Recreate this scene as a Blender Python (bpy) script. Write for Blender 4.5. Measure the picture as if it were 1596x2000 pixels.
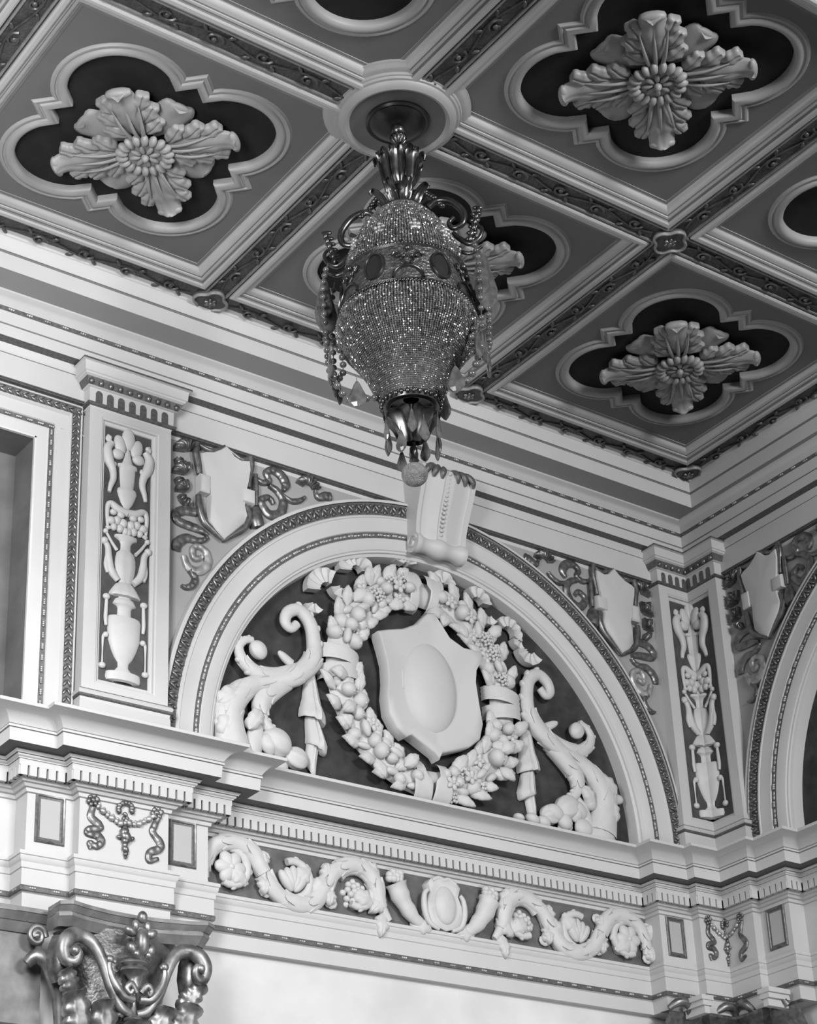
import bpy, math, random
from mathutils import Matrix, Vector
PI = math.pi; R_ = math.radians
sin, cos = math.sin, math.cos
random.seed(7)
for o in list(bpy.data.objects): bpy.data.objects.remove(o, do_unlink=True)
scene = bpy.context.scene; COL = scene.collection
# ------------------------------------------------------------------ camera, world, lights, exposure
ZC = 8.75                                    # height of the rib undersides above the floor
CW = Vector((-9.1456, -8.8054, ZC - 7.1856))
RR = ((0.80472, -0.591746, -0.047566), (0.220715, 0.372605, -0.90136), (0.5511, 0.714844, 0.43045))  # right, down, forward
FPX, PPX, PPY = 3877.31, 858.36, 1242.24
cam = bpy.data.cameras.new('camera'); co = bpy.data.objects.new('camera', cam); COL.objects.link(co)
cam.sensor_fit = 'VERTICAL'; cam.sensor_height = 36; cam.sensor_width = 28.73
cam.lens = FPX / 2000 * 36; cam.shift_x = -(PPX - 798) / 2000; cam.shift_y = (PPY - 1000) / 2000
cam.clip_end = 200
m = Matrix.Identity(4)
for i in range(3):
    m[i][0] = RR[0][i]; m[i][1] = -RR[1][i]; m[i][2] = -RR[2][i]; m[i][3] = CW[i]
co.matrix_world = m; scene.camera = co
vs = scene.view_settings
vs.view_transform = 'Standard'; vs.look = 'None'; vs.gamma = 1; vs.use_curve_mapping = False
vs.exposure = 0.1
world = bpy.data.worlds.new('world'); scene.world = world; world.use_nodes = True
bg = world.node_tree.nodes['Background']; bg.inputs[0].default_value = (1, 1, 1, 1); bg.inputs[1].default_value = 0.008
def area(name, loc, target, sx, sy, power, spread=180):
    l = bpy.data.lights.new(name, 'AREA'); l.shape = 'RECTANGLE'; l.size = sx; l.size_y = sy; l.energy = power; l.color = (1, 1, 1); l.spread = R_(spread)
    o = bpy.data.objects.new(name, l); COL.objects.link(o); o.location = loc
    o.rotation_euler = (Vector(target) - Vector(loc)).to_track_quat('-Z', 'Y').to_euler()
area('window_daylight', (-3.0, -11.0, 7.6), (-3.2, 0.5, 6.6), 3.0, 1.4, 800)
area('left_fill', (-7.8, -3.6, 6.3), (-6.0, 0.5, 6.3), 1.2, 2.2, 200, 130)  # added fill for the brighter left end of the wall
area('hall_fill', (-2.2, -5.0, 3.2), (-2.0, 0.5, 3.2), 2.4, 1.2, 42, 90)  # added fill that lifts the lower wall
area('rear_fill', (-9.9, -10.0, 6.9), (-4.0, -2.0, 7.1), 1.0, .8, 20, 100)  # added light behind the camera, brightens the bead bowl
# ------------------------------------------------------------------ frames: (a right, b up, c out of the surface)
def fr(ax, bx, cx, o):
    M = Matrix.Identity(4)
    for i in range(3): M[i][0], M[i][1], M[i][2], M[i][3] = ax[i], bx[i], cx[i], o[i]
    return M
YA, XB = 0.5, 0.36
FA = fr((1, 0, 0), (0, 0, 1), (0, -1, 0), (0, YA, ZC))       # left wall: a = x
FB = fr((0, -1, 0), (0, 0, 1), (-1, 0, 0), (XB, 0, ZC))      # right wall: a = -y
FC = fr((1, 0, 0), (0, -1, 0), (0, 0, -1), (0, 0, ZC))       # ceiling: a = x, b = -y
FW = Matrix.Identity(4)
def ray(u, v):
    q = ((u - PPX) / FPX, (v - PPY) / FPX, 1.0)
    return Vector([sum(RR[k][i] * q[k] for k in range(3)) for i in range(3)])
def on(F, u, v, c=0.0):                       # a sight line met with the plane at distance c from a surface
    n = Vector((F[0][2], F[1][2], F[2][2])); p0 = Vector((F[0][3], F[1][3], F[2][3])) + n * c
    d = ray(u, v); t = (p0 - CW).dot(n) / d.dot(n); X = CW + d * t
    l = F.inverted() @ X
    return (l.x, l.y)
def crop(F, ox, oy, s, pts, c=0.0):
    return [on(F, ox + p[0] / s, oy + p[1] / s, c) + tuple(p[2:]) for p in pts]
# ------------------------------------------------------------------ materials
def mat(name, v, rough=.5, metal=0., var=.0, scale=6., bump=0., bscale=40., spec=.5, v2=None, coat=0.):
    mt = bpy.data.materials.new(name); mt.use_nodes = True
    nt = mt.node_tree; b = nt.nodes['Principled BSDF']
    b.inputs['Base Color'].default_value = (v, v, v, 1); b.inputs['Roughness'].default_value = rough
    b.inputs['Metallic'].default_value = metal; b.inputs['Specular IOR Level'].default_value = spec
    tc = nt.nodes.new('ShaderNodeTexCoord')
    if var or v2 is not None:
        n = nt.nodes.new('ShaderNodeTexNoise'); n.inputs['Scale'].default_value = scale; n.inputs['Detail'].default_value = 6
        nt.links.new(tc.outputs['Object'], n.inputs['Vector'])
        r = nt.nodes.new('ShaderNodeMapRange'); lo = v * (1 - var) if v2 is None else v; hi = v * (1 + var) if v2 is None else v2
        r.inputs[1].default_value = .3; r.inputs[2].default_value = .7; r.inputs[3].default_value = lo; r.inputs[4].default_value = hi
        nt.links.new(n.outputs['Fac'], r.inputs[0]); nt.links.new(r.outputs[0], b.inputs['Base Color'])
    if bump:
        n2 = nt.nodes.new('ShaderNodeTexNoise'); n2.inputs['Scale'].default_value = bscale; n2.inputs['Detail'].default_value = 4
        nt.links.new(tc.outputs['Object'], n2.inputs['Vector'])
        bp = nt.nodes.new('ShaderNodeBump'); bp.inputs['Strength'].default_value = bump; bp.inputs['Distance'].default_value = .02
        nt.links.new(n2.outputs['Fac'], bp.inputs['Height']); nt.links.new(bp.outputs['Normal'], b.inputs['Normal'])
    return mt
PAINT = mat('pale_paint', .46, .55, var=.03, scale=3)
WALLP = mat('plain_wall_paint', .48, .6, v2=.60, scale=2.5)
SPAND = mat('spandrel_paint', .28, .6, var=.04, scale=5)
RELIEF = mat('plaster_relief', .47, .55, var=.05, scale=14)
GROUND = mat('dark_ground', .018, .7, v2=.045, scale=9, spec=.3)
PGROUND = mat('panel_ground', .04, .6, v2=.07, scale=12)
FGROUND = mat('frieze_ground', .06, .6, v2=.12, scale=10)
CEIL = mat('ceiling_paint', .13, .6, var=.08, scale=3)
COFFER = mat('coffer_moulding_paint', .40, .5, var=.04, scale=6)
DARK = mat('quatrefoil_ground', .018, .8, var=.2, scale=10, spec=.2)
BAND = mat('rib_band_paint', .035, .45, v2=.07, scale=18, bump=.5, bscale=55)
BRONZE = mat('antique_gilding', .26, .38, metal=.75, v2=.1, scale=25)
ABACUS = mat('abacus_gilding', .14, .6, metal=.25, v2=.24, scale=12)
QUATRE = mat('quatrefoil_paint', .30, .5, var=.04, scale=6)
CAPG = mat('capital_gilding', .40, .42, metal=.75, v2=.10, scale=12)
GILT = mat('bright_gilding', .56, .48, metal=.7, v2=.25, scale=16)
LINE = mat('gilt_line_slot_shade', .07, .45, metal=.3, v2=.14, scale=60)
FLOWER = mat('ceiling_flower_plaster', .26, .5, var=.08, scale=12)
BRASS = mat('dark_brass', .16, .3, metal=.9, v2=.06, scale=20)
BEAD = mat('crystal_bead', .34, .26, metal=.5, v2=.05, scale=38)
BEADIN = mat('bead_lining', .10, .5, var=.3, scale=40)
CRYS = mat('smoky_crystal', .05, .12, metal=.0, v2=.13, scale=20, spec=.8)
FLOORM = mat('floor_boards', .12, .5, var=.2, scale=4)
GREYP = mat('grey_panel_paint', .35, .6, var=.02, scale=5)
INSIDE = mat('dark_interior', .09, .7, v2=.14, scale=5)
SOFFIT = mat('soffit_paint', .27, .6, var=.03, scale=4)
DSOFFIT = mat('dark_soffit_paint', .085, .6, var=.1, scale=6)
GROOVE = mat('groove_dirt_shade', .16, .6, var=.1)  # grime and recess shade of the grooves, both put into the colour
BANDREL = mat('rib_relief', .11, .4, metal=.4, v2=.05, scale=25)
BOSS = mat('boss_paint', .16, .45, v2=.24, scale=20)
# ------------------------------------------------------------------ mesh building
WM = {}
class M:
    def __init__(s): s.v = []; s.f = []; s.mi = []
    def add(s, vv, ff, k=0):
        n = len(s.v); s.v += [tuple(x) for x in vv]
        for f in ff: s.f.append([i + n for i in f]); s.mi.append(k)
    def grid(s, rows, closed=False, k=0):
        n = len(rows[0]); vv = [p for r in rows for p in r]; ff = []
        for i in range(len(rows) - 1):
            for j in range(n if closed else n - 1):
                a, b = i * n + j, i * n + (j + 1) % n
                ff.append([a, b, b + n, a + n])
        s.add(vv, ff, k)
    def box(s, a0, a1, b0, b1, c0, c1, k=0):
        s.add([(a0, b0, c0), (a1, b0, c0), (a1, b1, c0), (a0, b1, c0), (a0, b0, c1), (a1, b0, c1), (a1, b1, c1), (a0, b1, c1)],
              [[0, 3, 2, 1], [4, 5, 6, 7], [0, 1, 5, 4], [1, 2, 6, 5], [2, 3, 7, 6], [3, 0, 4, 7]], k)
    def poly(s, pts, c, k=0): s.add([(p[0], p[1], c) for p in pts], [list(range(len(pts)))], k)
    def ball(s, p, r, rot=0., n=12, m=8, k=0, ripple=0, rn=0):
        rx, ry, rz = r if hasattr(r, '__len__') else (r, r, r)
        cr, sr = cos(rot), sin(rot); rows = []
        for i in range(m + 1):
            th = PI * i / m; row = []
            for j in range(n):
                ph = 2 * PI * j / n; q = 1 + ripple * abs(sin(rn * ph / 2.)) if rn else 1
                x, y, z = rx * cos(th), ry * sin(th) * cos(ph) * q, rz * sin(th) * sin(ph) * q
                row.append((p[0] + x * cr - y * sr, p[1] + x * sr + y * cr, p[2] + z))
            rows.append(row)
        s.grid(rows, True, k)
    def tube(s, path, flat=1., n=8, k=0, up=(0, 0, 1), closed=False, sub=4, ripple=0., rn=0):
        P = smooth(path, sub, closed) if sub > 1 else [tuple(p) for p in path]
        U = Vector(up); rows = []; N = len(P)
        for i in range(N):
            a = Vector(P[(i - 1) % N if closed else max(i - 1, 0)][:3]); b = Vector(P[(i + 1) % N if closed else min(i + 1, N - 1)][:3])
            t = (b - a); t = t.normalized() if t.length > 1e-9 else Vector((1, 0, 0))
            sd = t.cross(U)
            sd = sd.normalized() if sd.length > 1e-6 else t.orthogonal().normalized()
            w = sd.cross(t); r = P[i][3]; c = Vector(P[i][:3])
            if rn: r *= 1 + ripple * sin(rn * i * 2 * PI / N)
            rows.append([c + sd * (r * cos(2 * PI * j / n)) + w * (r * flat * sin(2 * PI * j / n)) for j in range(n)])
        if closed: rows.append(rows[0])
        s.grid(rows, True, k)
        if not closed:
            for r_, c_ in ((rows[0], P[0]), (rows[-1], P[-1])): s.add(r_, [list(range(n))], k)
    def sweep(s, path, prof, closed=False, k=0, ks=None):      # prof (out to the right of the path, c)
        N = len(path); rows = []
        for i in range(N):
            def d(i0, i1):
                x, y = path[i1 % N][0] - path[i0 % N][0], path[i1 % N][1] - path[i0 % N][1]; L = math.hypot(x, y) or 1
                return (y / L, -x / L)
            if closed or 0 < i < N - 1: n1, n2 = d(i - 1, i), d(i, i + 1)
            else: n1 = n2 = d(0, 1) if i == 0 else d(N - 2, N - 1)
            q = 1 + n1[0] * n2[0] + n1[1] * n2[1]; q = max(q, .3)
            nx, ny = (n1[0] + n2[0]) / q, (n1[1] + n2[1]) / q
            rows.append([(path[i][0] + nx * o, path[i][1] + ny * o, c) for o, c in prof])
        if closed: rows.append(rows[0])
        if ks is None: s.grid(rows, False, k)
        else:
            for j in range(len(prof) - 1): s.grid([[r[j], r[j + 1]] for r in rows], False, ks[j])
    def lathe(s, prof, cx=0., cy=0., n=24, a0=0., a1=2 * PI, k=0, rib=0., rn=0):      # about the c axis: prof (r, c)
        full = abs(a1 - a0 - 2 * PI) < 1e-6; rows = []
        for r, c in prof:
            rows.append([(cx + r * (1 + rib * abs(cos(rn * t / 2))) * cos(t), cy + r * (1 + rib * abs(cos(rn * t / 2))) * sin(t), c)
                         for t in [a0 + (a1 - a0) * j / n for j in range(n if full else n + 1)]])
        s.grid(rows, full, k)
    def half(s, prof, a=0., c=0., flat=.6, n=10, side=0, k=0, rib=0., rn=0, lean=0.):   # upright half-round relief: prof (b, r)
        t0, t1 = (0, PI) if side == 0 else ((PI / 2, PI) if side < 0 else (0, PI / 2))
        rows = []
        for b, r in prof:
            rows.append([(a + r * cos(t), b, c + r * flat * sin(t) * (1 + rib * sin(rn * t))) for t in [t0 + (t1 - t0) * j / n for j in range(n + 1)]])
        s.grid(rows, False, k)
    def plate(s, outline, c0, c1, dome=0., bevel=.01, k=0, cen=None, rings=4, dish=0.):
        n = len(outline); cx = sum(p[0] for p in outline) / n; cy = sum(p[1] for p in outline) / n
        if cen: cx, cy = cen
        rows = [[(p[0], p[1], c0) for p in outline], [(p[0], p[1], c1 - bevel) for p in outline]]
        R = max(math.hypot(p[0] - cx, p[1] - cy) for p in outline)
        e = 1 - min(bevel / R * 1.2, .3)
        for i in range(rings + 1):
            q = e * (1 - i / (rings + .001)); h = dome * (1 - q * q) - dish * (1 - q) * q * 4
            rows.append([(cx + (p[0] - cx) * q, cy + (p[1] - cy) * q, c1 + h) for p in outline])
        s.grid(rows, True, k)
    def leaf(s, p, ang, L, W, lobes=4, rise=.03, tip=.02, curl=0., ns=16, nt=10, k=0, base=.5, th=.012, scal=.3, bend=0., vein=.14, point=False):
        ca, sa = cos(ang), sin(ang); rows = []
        for i in range(ns + 1):
            q = i / ns
            env = (base + (1 - base) * sin(PI * min(1, q * 1.05) ** .85)) if q < .6 else 0
            if q >= .6: env = max(.05, math.sqrt(max(0, 1 - ((q - .6) / .41) ** 2))) * (base + (1 - base) * sin(PI * .63 ** .85))
            if point: env = max(.03, sin(PI * min(1, q * .93 + .07) ** .8)) ** .8
            ph = (q * lobes) % 1.0
            w = W * env * (1 - scal + scal * math.sqrt(abs(sin(PI * ph))))
            x0 = q * L; cc = rise * sin(PI * min(q * .9, 1)) + tip * q * q
            if curl and q > .72:
                z = (q - .72) / .28; x0 = .72 * L + .28 * L * sin(z * PI * .62) * .75; cc += curl * (1 - cos(z * PI * .75)) * .6
            row = []
            for j in range(nt + 1):
                t = 2 * j / nt - 1
                al = x0 + abs(t) ** 1.6 * L / lobes * .35 * (1 - q * .6); ac = t * w
                h = cc + W * .28 * (1 - t * t) - W * vein * math.exp(-(t / .16) ** 2) - W * .10 * abs(sin(PI * ph + PI / 2)) * abs(t)
                if bend: ac += bend * q * q
                row.append((p[0] + al * ca - ac * sa, p[1] + al * sa + ac * ca, p[2] + h))
            e0, e1 = row[0], row[-1]
            rows.append([(e0[0], e0[1], e0[2] - th)] + row + [(e1[0], e1[1], e1[2] - th)])
        s.grid(rows, False, k)
        for r_ in (rows[0], rows[-1]): s.add(r_, [list(range(len(r_)))], k)
    def sheath(s, path, i0, i1, fac=1.12, lobes=5, flat=.75, n=30, sub=4, k=0):      # leaf collar with a scalloped end, wrapped round a stem
        P = smooth(path, sub); rows = []; i1 = min(i1, len(P) - 3); i0 = max(i0, 1); U = Vector((0, 0, 1)); N = i1 - i0
        def fr_(x):
            x = min(max(x, 1), len(P) - 2); i = min(int(x), len(P) - 3); u = x - i
            p = Vector(P[i][:3]).lerp(Vector(P[i + 1][:3]), u); t_ = (Vector(P[i + 1][:3]) - Vector(P[i - 1][:3])).normalized(); sd = t_.cross(U).normalized()
            return p, sd, sd.cross(t_), P[i][3] + (P[i + 1][3] - P[i][3]) * u
        for a in range(N + 2):
            q = min(a, N) / N; row = []
            for j in range(n):
                an = 2 * PI * j / n; sc = abs(sin(lobes * an / 2)) ** .7
                x = i0 + (i1 - i0) * q * (.62 + .38 * sc); p, sd, w, r = fr_(x)
                f = (1 + (fac - 1) * (.35 + .65 * q) * (.6 + .4 * sc)) if a <= N else .9
                row.append(p + sd * (r * f * cos(an)) + w * (r * f * flat * sin(an)))
            rows.append(row)
        s.grid(rows, True, k)
    def lobes(s, path, i0, i1, step, side, k_=.6, sub=4, off=.75, up=0.):                # row of rounded leaf lobes along one edge of a stem
        P = smooth(path, sub)
        for i in range(max(i0, 1), min(i1, len(P) - 1), step):
            tx, ty = P[i + 1][0] - P[i - 1][0], P[i + 1][1] - P[i - 1][1]; L = math.hypot(tx, ty) or 1; r = P[i][3]
            s.ball((P[i][0] - ty / L * r * off * side, P[i][1] + tx / L * r * off * side, P[i][2] + up), (r * k_ * 1.25, r * k_ * .85, r * .55), math.atan2(ty, tx) + .5 * side, n=10, m=7)
    def fan(s, cx, cy, ri, ro, a0, a1, n, c0, h, amp=.008, k=0):       # pleated ribbon curl seen flat on
        N = n * 4; rows = []
        for i in range(N + 1):
            t = a0 + (a1 - a0) * i / N; z = h + amp * abs(cos(PI * i / 4.)) 
            pr = [(ri, c0), (ri, z * .75), (ri + (ro - ri) * .3, z), (ri + (ro - ri) * .75, z), (ro, z * .7), (ro, c0)]
            rows.append([(cx + r * cos(t), cy + r * sin(t), c) for r, c in pr])
        s.grid(rows, False, k)
        for r_ in (rows[0], rows[-1]): s.add(r_, [list(range(len(r_)))], k)
    def strip(s, path, c0, k=0, sub=6, amp=.004, nr=5, flutes=0):          # relief ribbon: path (a,b,halfwidth,height)
        P = smooth(path, sub); rows = []
        for i in range(len(P)):
            a, b = P[max(i - 1, 0)], P[min(i + 1, len(P) - 1)]; x, y = b[0] - a[0], b[1] - a[1]; L = math.hypot(x, y) or 1
            nx, ny = -y / L, x / L; w, h = P[i][2], P[i][3]; row = [(P[i][0] - nx * w, P[i][1] - ny * w, c0)]
            for j in range(nr + 1):
                t = 2 * j / nr - 1; hh = h * (1 - .35 * t ** 4) + (amp * cos(flutes * t * PI) if flutes else 0) + (amp * (1 if i % 4 < 2 else -.6) if not flutes else 0)
                row.append((P[i][0] + nx * w * t, P[i][1] + ny * w * t, c0 + hh))
            row.append((P[i][0] + nx * w, P[i][1] + ny * w, c0)); rows.append(row)
        s.grid(rows, False, k)
        for r_ in (rows[0], rows[-1]): s.add(r_, [list(range(len(r_)))], k)
def smooth(P, sub, closed=False):
    P = [tuple(map(float, p)) for p in P]; N = len(P); out = []
    if N < 3 or sub < 2: return P
    for i in range(N if closed else N - 1):
        p0 = P[(i - 1) % N] if closed or i else P[0]; p1 = P[i]; p2 = P[(i + 1) % N]; p3 = P[(i + 2) % N] if closed or i + 2 < N else P[-1]
        for j in range(sub):
            t = j / sub
            out.append(tuple(.5 * (2 * b + (c - a) * t + (2 * a - 5 * b + 4 * c - d) * t * t + (3 * b - a - 3 * c + d) * t ** 3) for a, b, c, d in zip(p0, p1, p2, p3)))
    if not closed: out.append(P[-1])
    return out
def build(name, ms, mats, parent=None, F=FW, sharp=38, stuff=False):
    mats = mats if isinstance(mats, (list, tuple)) else [mats]
    T = F if parent is None else WM[parent.name].inverted() @ F
    me = bpy.data.meshes.new(name)
    me.from_pydata([T @ Vector(v) for v in ms.v], [], ms.f)
    for x in mats: me.materials.append(x)
    me.polygons.foreach_set('material_index', ms.mi)
    import bmesh
    bm = bmesh.new(); bm.from_mesh(me); bmesh.ops.remove_doubles(bm, verts=bm.verts, dist=1e-5)
    bmesh.ops.recalc_face_normals(bm, faces=bm.faces); bm.to_mesh(me); bm.free()
    me.polygons.foreach_set('use_smooth', [sharp > 0] * len(me.polygons))
    if sharp > 0: me.set_sharp_from_angle(angle=R_(sharp))
    o = bpy.data.objects.new(name, me); COL.objects.link(o)
    if parent is not None: o.parent = parent; WM[o.name] = WM[parent.name]
    else: WM[o.name] = Matrix.Identity(4)
    if stuff: o['kind'] = 'stuff'
    return o
def thing(name, label, cat, F, a=0., b=0., c=0., group=None):
    o = bpy.data.objects.new(name, None); COL.objects.link(o); o.empty_display_size = .1
    T = F @ Matrix.Translation((a, b, c)); o.matrix_world = T; WM[o.name] = T
    o['label'] = label; o['category'] = cat
    if group: o['group'] = group
    return o
def tag(o, label, cat, group=None):
    o['label'] = label; o['category'] = cat
    if group: o['group'] = group
    return o
def struct(o): o['kind'] = 'structure'; return o
def lab(o, t): o['label'] = t; return o
# ------------------------------------------------------------------ ceiling: panels, ribs, coffer mouldings
PZ = -.066                                   # panel level (c, up is negative)
def quatre():
    pts = []; 
    for q in range(4):
        a = q * PI / 2 + PI / 4; ca, sa = cos(a), sin(a)
        L = [(.40, -.40), (.40, -.283)]
        L += [(.45 + .285 * cos(R_(t)), .285 * sin(R_(t))) for t in [-78 + 156 * i / 20 for i in range(21)]]
        L += [(.40, .283)]
        pts += [(x * ca - y * sa, x * sa + y * ca) for x, y in L]
    return pts
QF = quatre()
def p_on(p, v, ax, o, s_): return abs(p[ax] - v) < 1e-6 and (p[1 - ax] - o) * s_ > 0
ce = M()
coffers = [(x, y) for x in (-7, -5, -3, -1) for y in (1, 3, 5)]
for cx, cy in coffers:
    inner = [(cx + p[0], cy + p[1]) for p in QF]
    outer = []
    for p in QF:
        q = .80 / max(abs(p[0]), abs(p[1])); outer.append((cx + p[0] * q, cy + p[1] * q))
    n = len(QF)
    ce.add([(p[0], p[1], PZ) for p in inner] + [(p[0], p[1], PZ) for p in outer], [[i, (i + 1) % n, (i + 1) % n + n, i + n] for i in range(n)])
    for sx in (-1, 1):
        for sy in (-1, 1):
            j = [i for i in range(n) if p_on(outer[i], cx + sx * .8, 0, cy, sy)]; j2 = [i for i in range(n) if p_on(outer[i], cy + sy * .8, 1, cx, sx)]
            e1 = max((outer[i] for i in j), key=lambda p: sy * p[1]); e2 = max((outer[i] for i in j2), key=lambda p: sx * p[0])
            ce.add([(cx + sx * .8, cy + sy * .8, PZ), (e1[0], e1[1], PZ), (e2[0], e2[1], PZ)], [[0, 1, 2]])
    ce.grid([[(p[0], p[1], PZ) for p in inner], [(p[0], p[1], PZ - .03) for p in inner]], True)
    ce.add([(p[0], p[1], PZ - .03) for p in inner], [list(range(n))], 1)
    ce.box(cx - 1.0, cx + 1.0, cy - 1.0, cy + 1.0, -.40, -.34)
struct(build('ceiling', ce, [CEIL, DARK], F=FC, sharp=20))
k = 0
for cx, cy in coffers:
    t = M(); h = .914
    t.sweep([(cx + h, cy + h), (cx - h, cy + h), (cx - h, cy - h), (cx + h, cy - h)],
            [(.0, -.03), (0, .0), (-.012, .006), (-.032, .004), (-.042, -.004), (-.042, -.016), (-.05, -.018), (-.062, -.02), (-.062, -.028), (-.07, -.03), (-.085, -.034), (-.100, -.046), (-.108, -.058), (-.114, -.060), (-.132, -.062), (-.132, PZ)], True, ks=[0, 0, 0, 0, 1, 1, 0, 0, 1, 0, 0, 0, 0, 1, 0, 0])
    k += 1; struct(build('trim_%d' % k, t, [COFFER, GROOVE], F=FC, sharp=30))
# rib undersides: dark bands with scrolling foliage in low relief
rb = M(); vine = M(); fil = M()
rw = .078
for x in (-8, -6, -4, -2): rb.box(x - .09, x + .09, -.07, 6.1, -.034, -.016)
for y in (2, 4, 6): rb.box(-8.2, .07, y - .09, y + .09, -.0335, -.0165)
rb.box(-8.2, .09, -.09, .09, -.034, -.0162); rb.box(-.09, .09, -.09, 6.1, -.0338, -.0164)
def vine_run(p0, p1, off=0.):
    L = math.hypot(p1[0] - p0[0], p1[1] - p0[1]); ux, uy = (p1[0] - p0[0]) / L, (p1[1] - p0[1]) / L
    n = max(2, int(L / .26)); st = L / n
    def P(s, t): return (p0[0] + ux * s - uy * t, p0[1] + uy * s + ux * t)
    pts = []
    for i in range(n * 8 + 1):
        s = L * i / (n * 8); pts.append(P(s, .026 * sin(2 * PI * s / (2 * st))) + (-.010, .007))
    vine.tube(pts, .8, 5, sub=1)
    for i in range(n):
        s = (i + .5) * st; sg = 1 if i % 2 == 0 else -1
        c0 = P(s, -sg * .012)
        vine.tube([P(s + .055 * math.cos(a) * (1 - a / 9), -sg * .012 + sg * .042 * math.sin(a) * (1 - a / 9)) + (-.006, .008) for a in [x * .6 for x in range(10)]], .9, 5, sub=1)
        vine.ball(c0 + (-.004,), (.016, .016, .014), n=6, m=4)
        for da in (-.08, .08):
            q = P(s + da, sg * .04); vine.ball(q + (-.008,), (.026, .012, .010), math.atan2(uy, ux) + sg * da * 8, n=6, m=4)
for x in (-6, -4, -2, 0):
    for y in (0, 2, 4): vine_run((x, y + .14), (x, y + 1.86))
for y in (0, 2, 4):
    for x in (-8, -6, -4, -2): vine_run((x + .14, y), (x + 1.86, y))
for x in (-6, -4, -2):
    for s in (-1, 1): fil.box(x + s * .066 - .006, x + s * .066 + .006, -.05, 6, -.02, -.004)
for y in (2, 4):
    for s in (-1, 1): fil.box(-8, .05, y + s * .066 - .006, y + s * .066 + .006, -.02, -.004)
struct(build('trim_40', rb, BAND, F=FC))
o = build('trim_%d' % (k + 1), vine, BANDREL, F=FC, sharp=60); o['kind'] = 'structure'
struct(build('trim_%d' % (k + 2), fil, BOSS, F=FC)); k += 2
# ------------------------------------------------------------------ upper cornice round the room
def corner_run(prof, ks, name, mats, x0=-9.0, y1=-8.5, sharp=30):
    t = M(); rows = [[], [], []]
    for pr_ in prof:
        cA, b = pr_[0], pr_[1]; cB = pr_[2] if len(pr_) > 2 else cA
        rows[0].append((x0, YA - cA, ZC + b)); rows[1].append((XB - cB, YA - cA, ZC + b)); rows[2].append((XB - cB, y1, ZC + b))
    for j in range(len(prof) - 1): t.grid([[r[j], r[j + 1]] for r in rows], False, ks[j] if ks else 0)
    return struct(build(name, t, mats, sharp=sharp))
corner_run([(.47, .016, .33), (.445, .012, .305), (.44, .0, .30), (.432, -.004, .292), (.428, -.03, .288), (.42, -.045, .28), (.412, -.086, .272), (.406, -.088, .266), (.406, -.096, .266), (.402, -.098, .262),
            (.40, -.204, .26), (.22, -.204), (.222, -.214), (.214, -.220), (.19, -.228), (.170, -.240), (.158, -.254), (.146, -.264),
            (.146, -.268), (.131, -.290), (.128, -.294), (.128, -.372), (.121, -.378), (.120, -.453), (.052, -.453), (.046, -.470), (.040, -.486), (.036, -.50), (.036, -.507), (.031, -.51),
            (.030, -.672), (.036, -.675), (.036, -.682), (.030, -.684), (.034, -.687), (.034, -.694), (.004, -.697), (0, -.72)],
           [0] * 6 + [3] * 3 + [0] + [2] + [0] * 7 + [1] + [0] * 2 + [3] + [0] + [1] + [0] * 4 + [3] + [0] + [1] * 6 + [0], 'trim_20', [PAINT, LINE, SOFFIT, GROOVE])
bd = M()                                     # bead-and-reel let into the cornice
def reel(F, a0, a1, b, c, r, st=.115, vert=False):
    n = int((a1 - a0) / st)
    for i in range(n):
        s = a0 + (i + .5) * (a1 - a0) / n
        for ds, rr in ((-.014, .8), (0, 1), (.014, .8)):
            p = (s + ds, b, c) if not vert else (b, s + ds, c)
            q = F @ Vector(p); bd.ball(tuple(q), r * rr, n=6, m=4)
reel(FA, -5.2, .2, -.279, .142, .0095); reel(FB, -.2, 2.5, -.279, .142, .0095)
struct(build('trim_21', bd, GILT, sharp=80))
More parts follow.
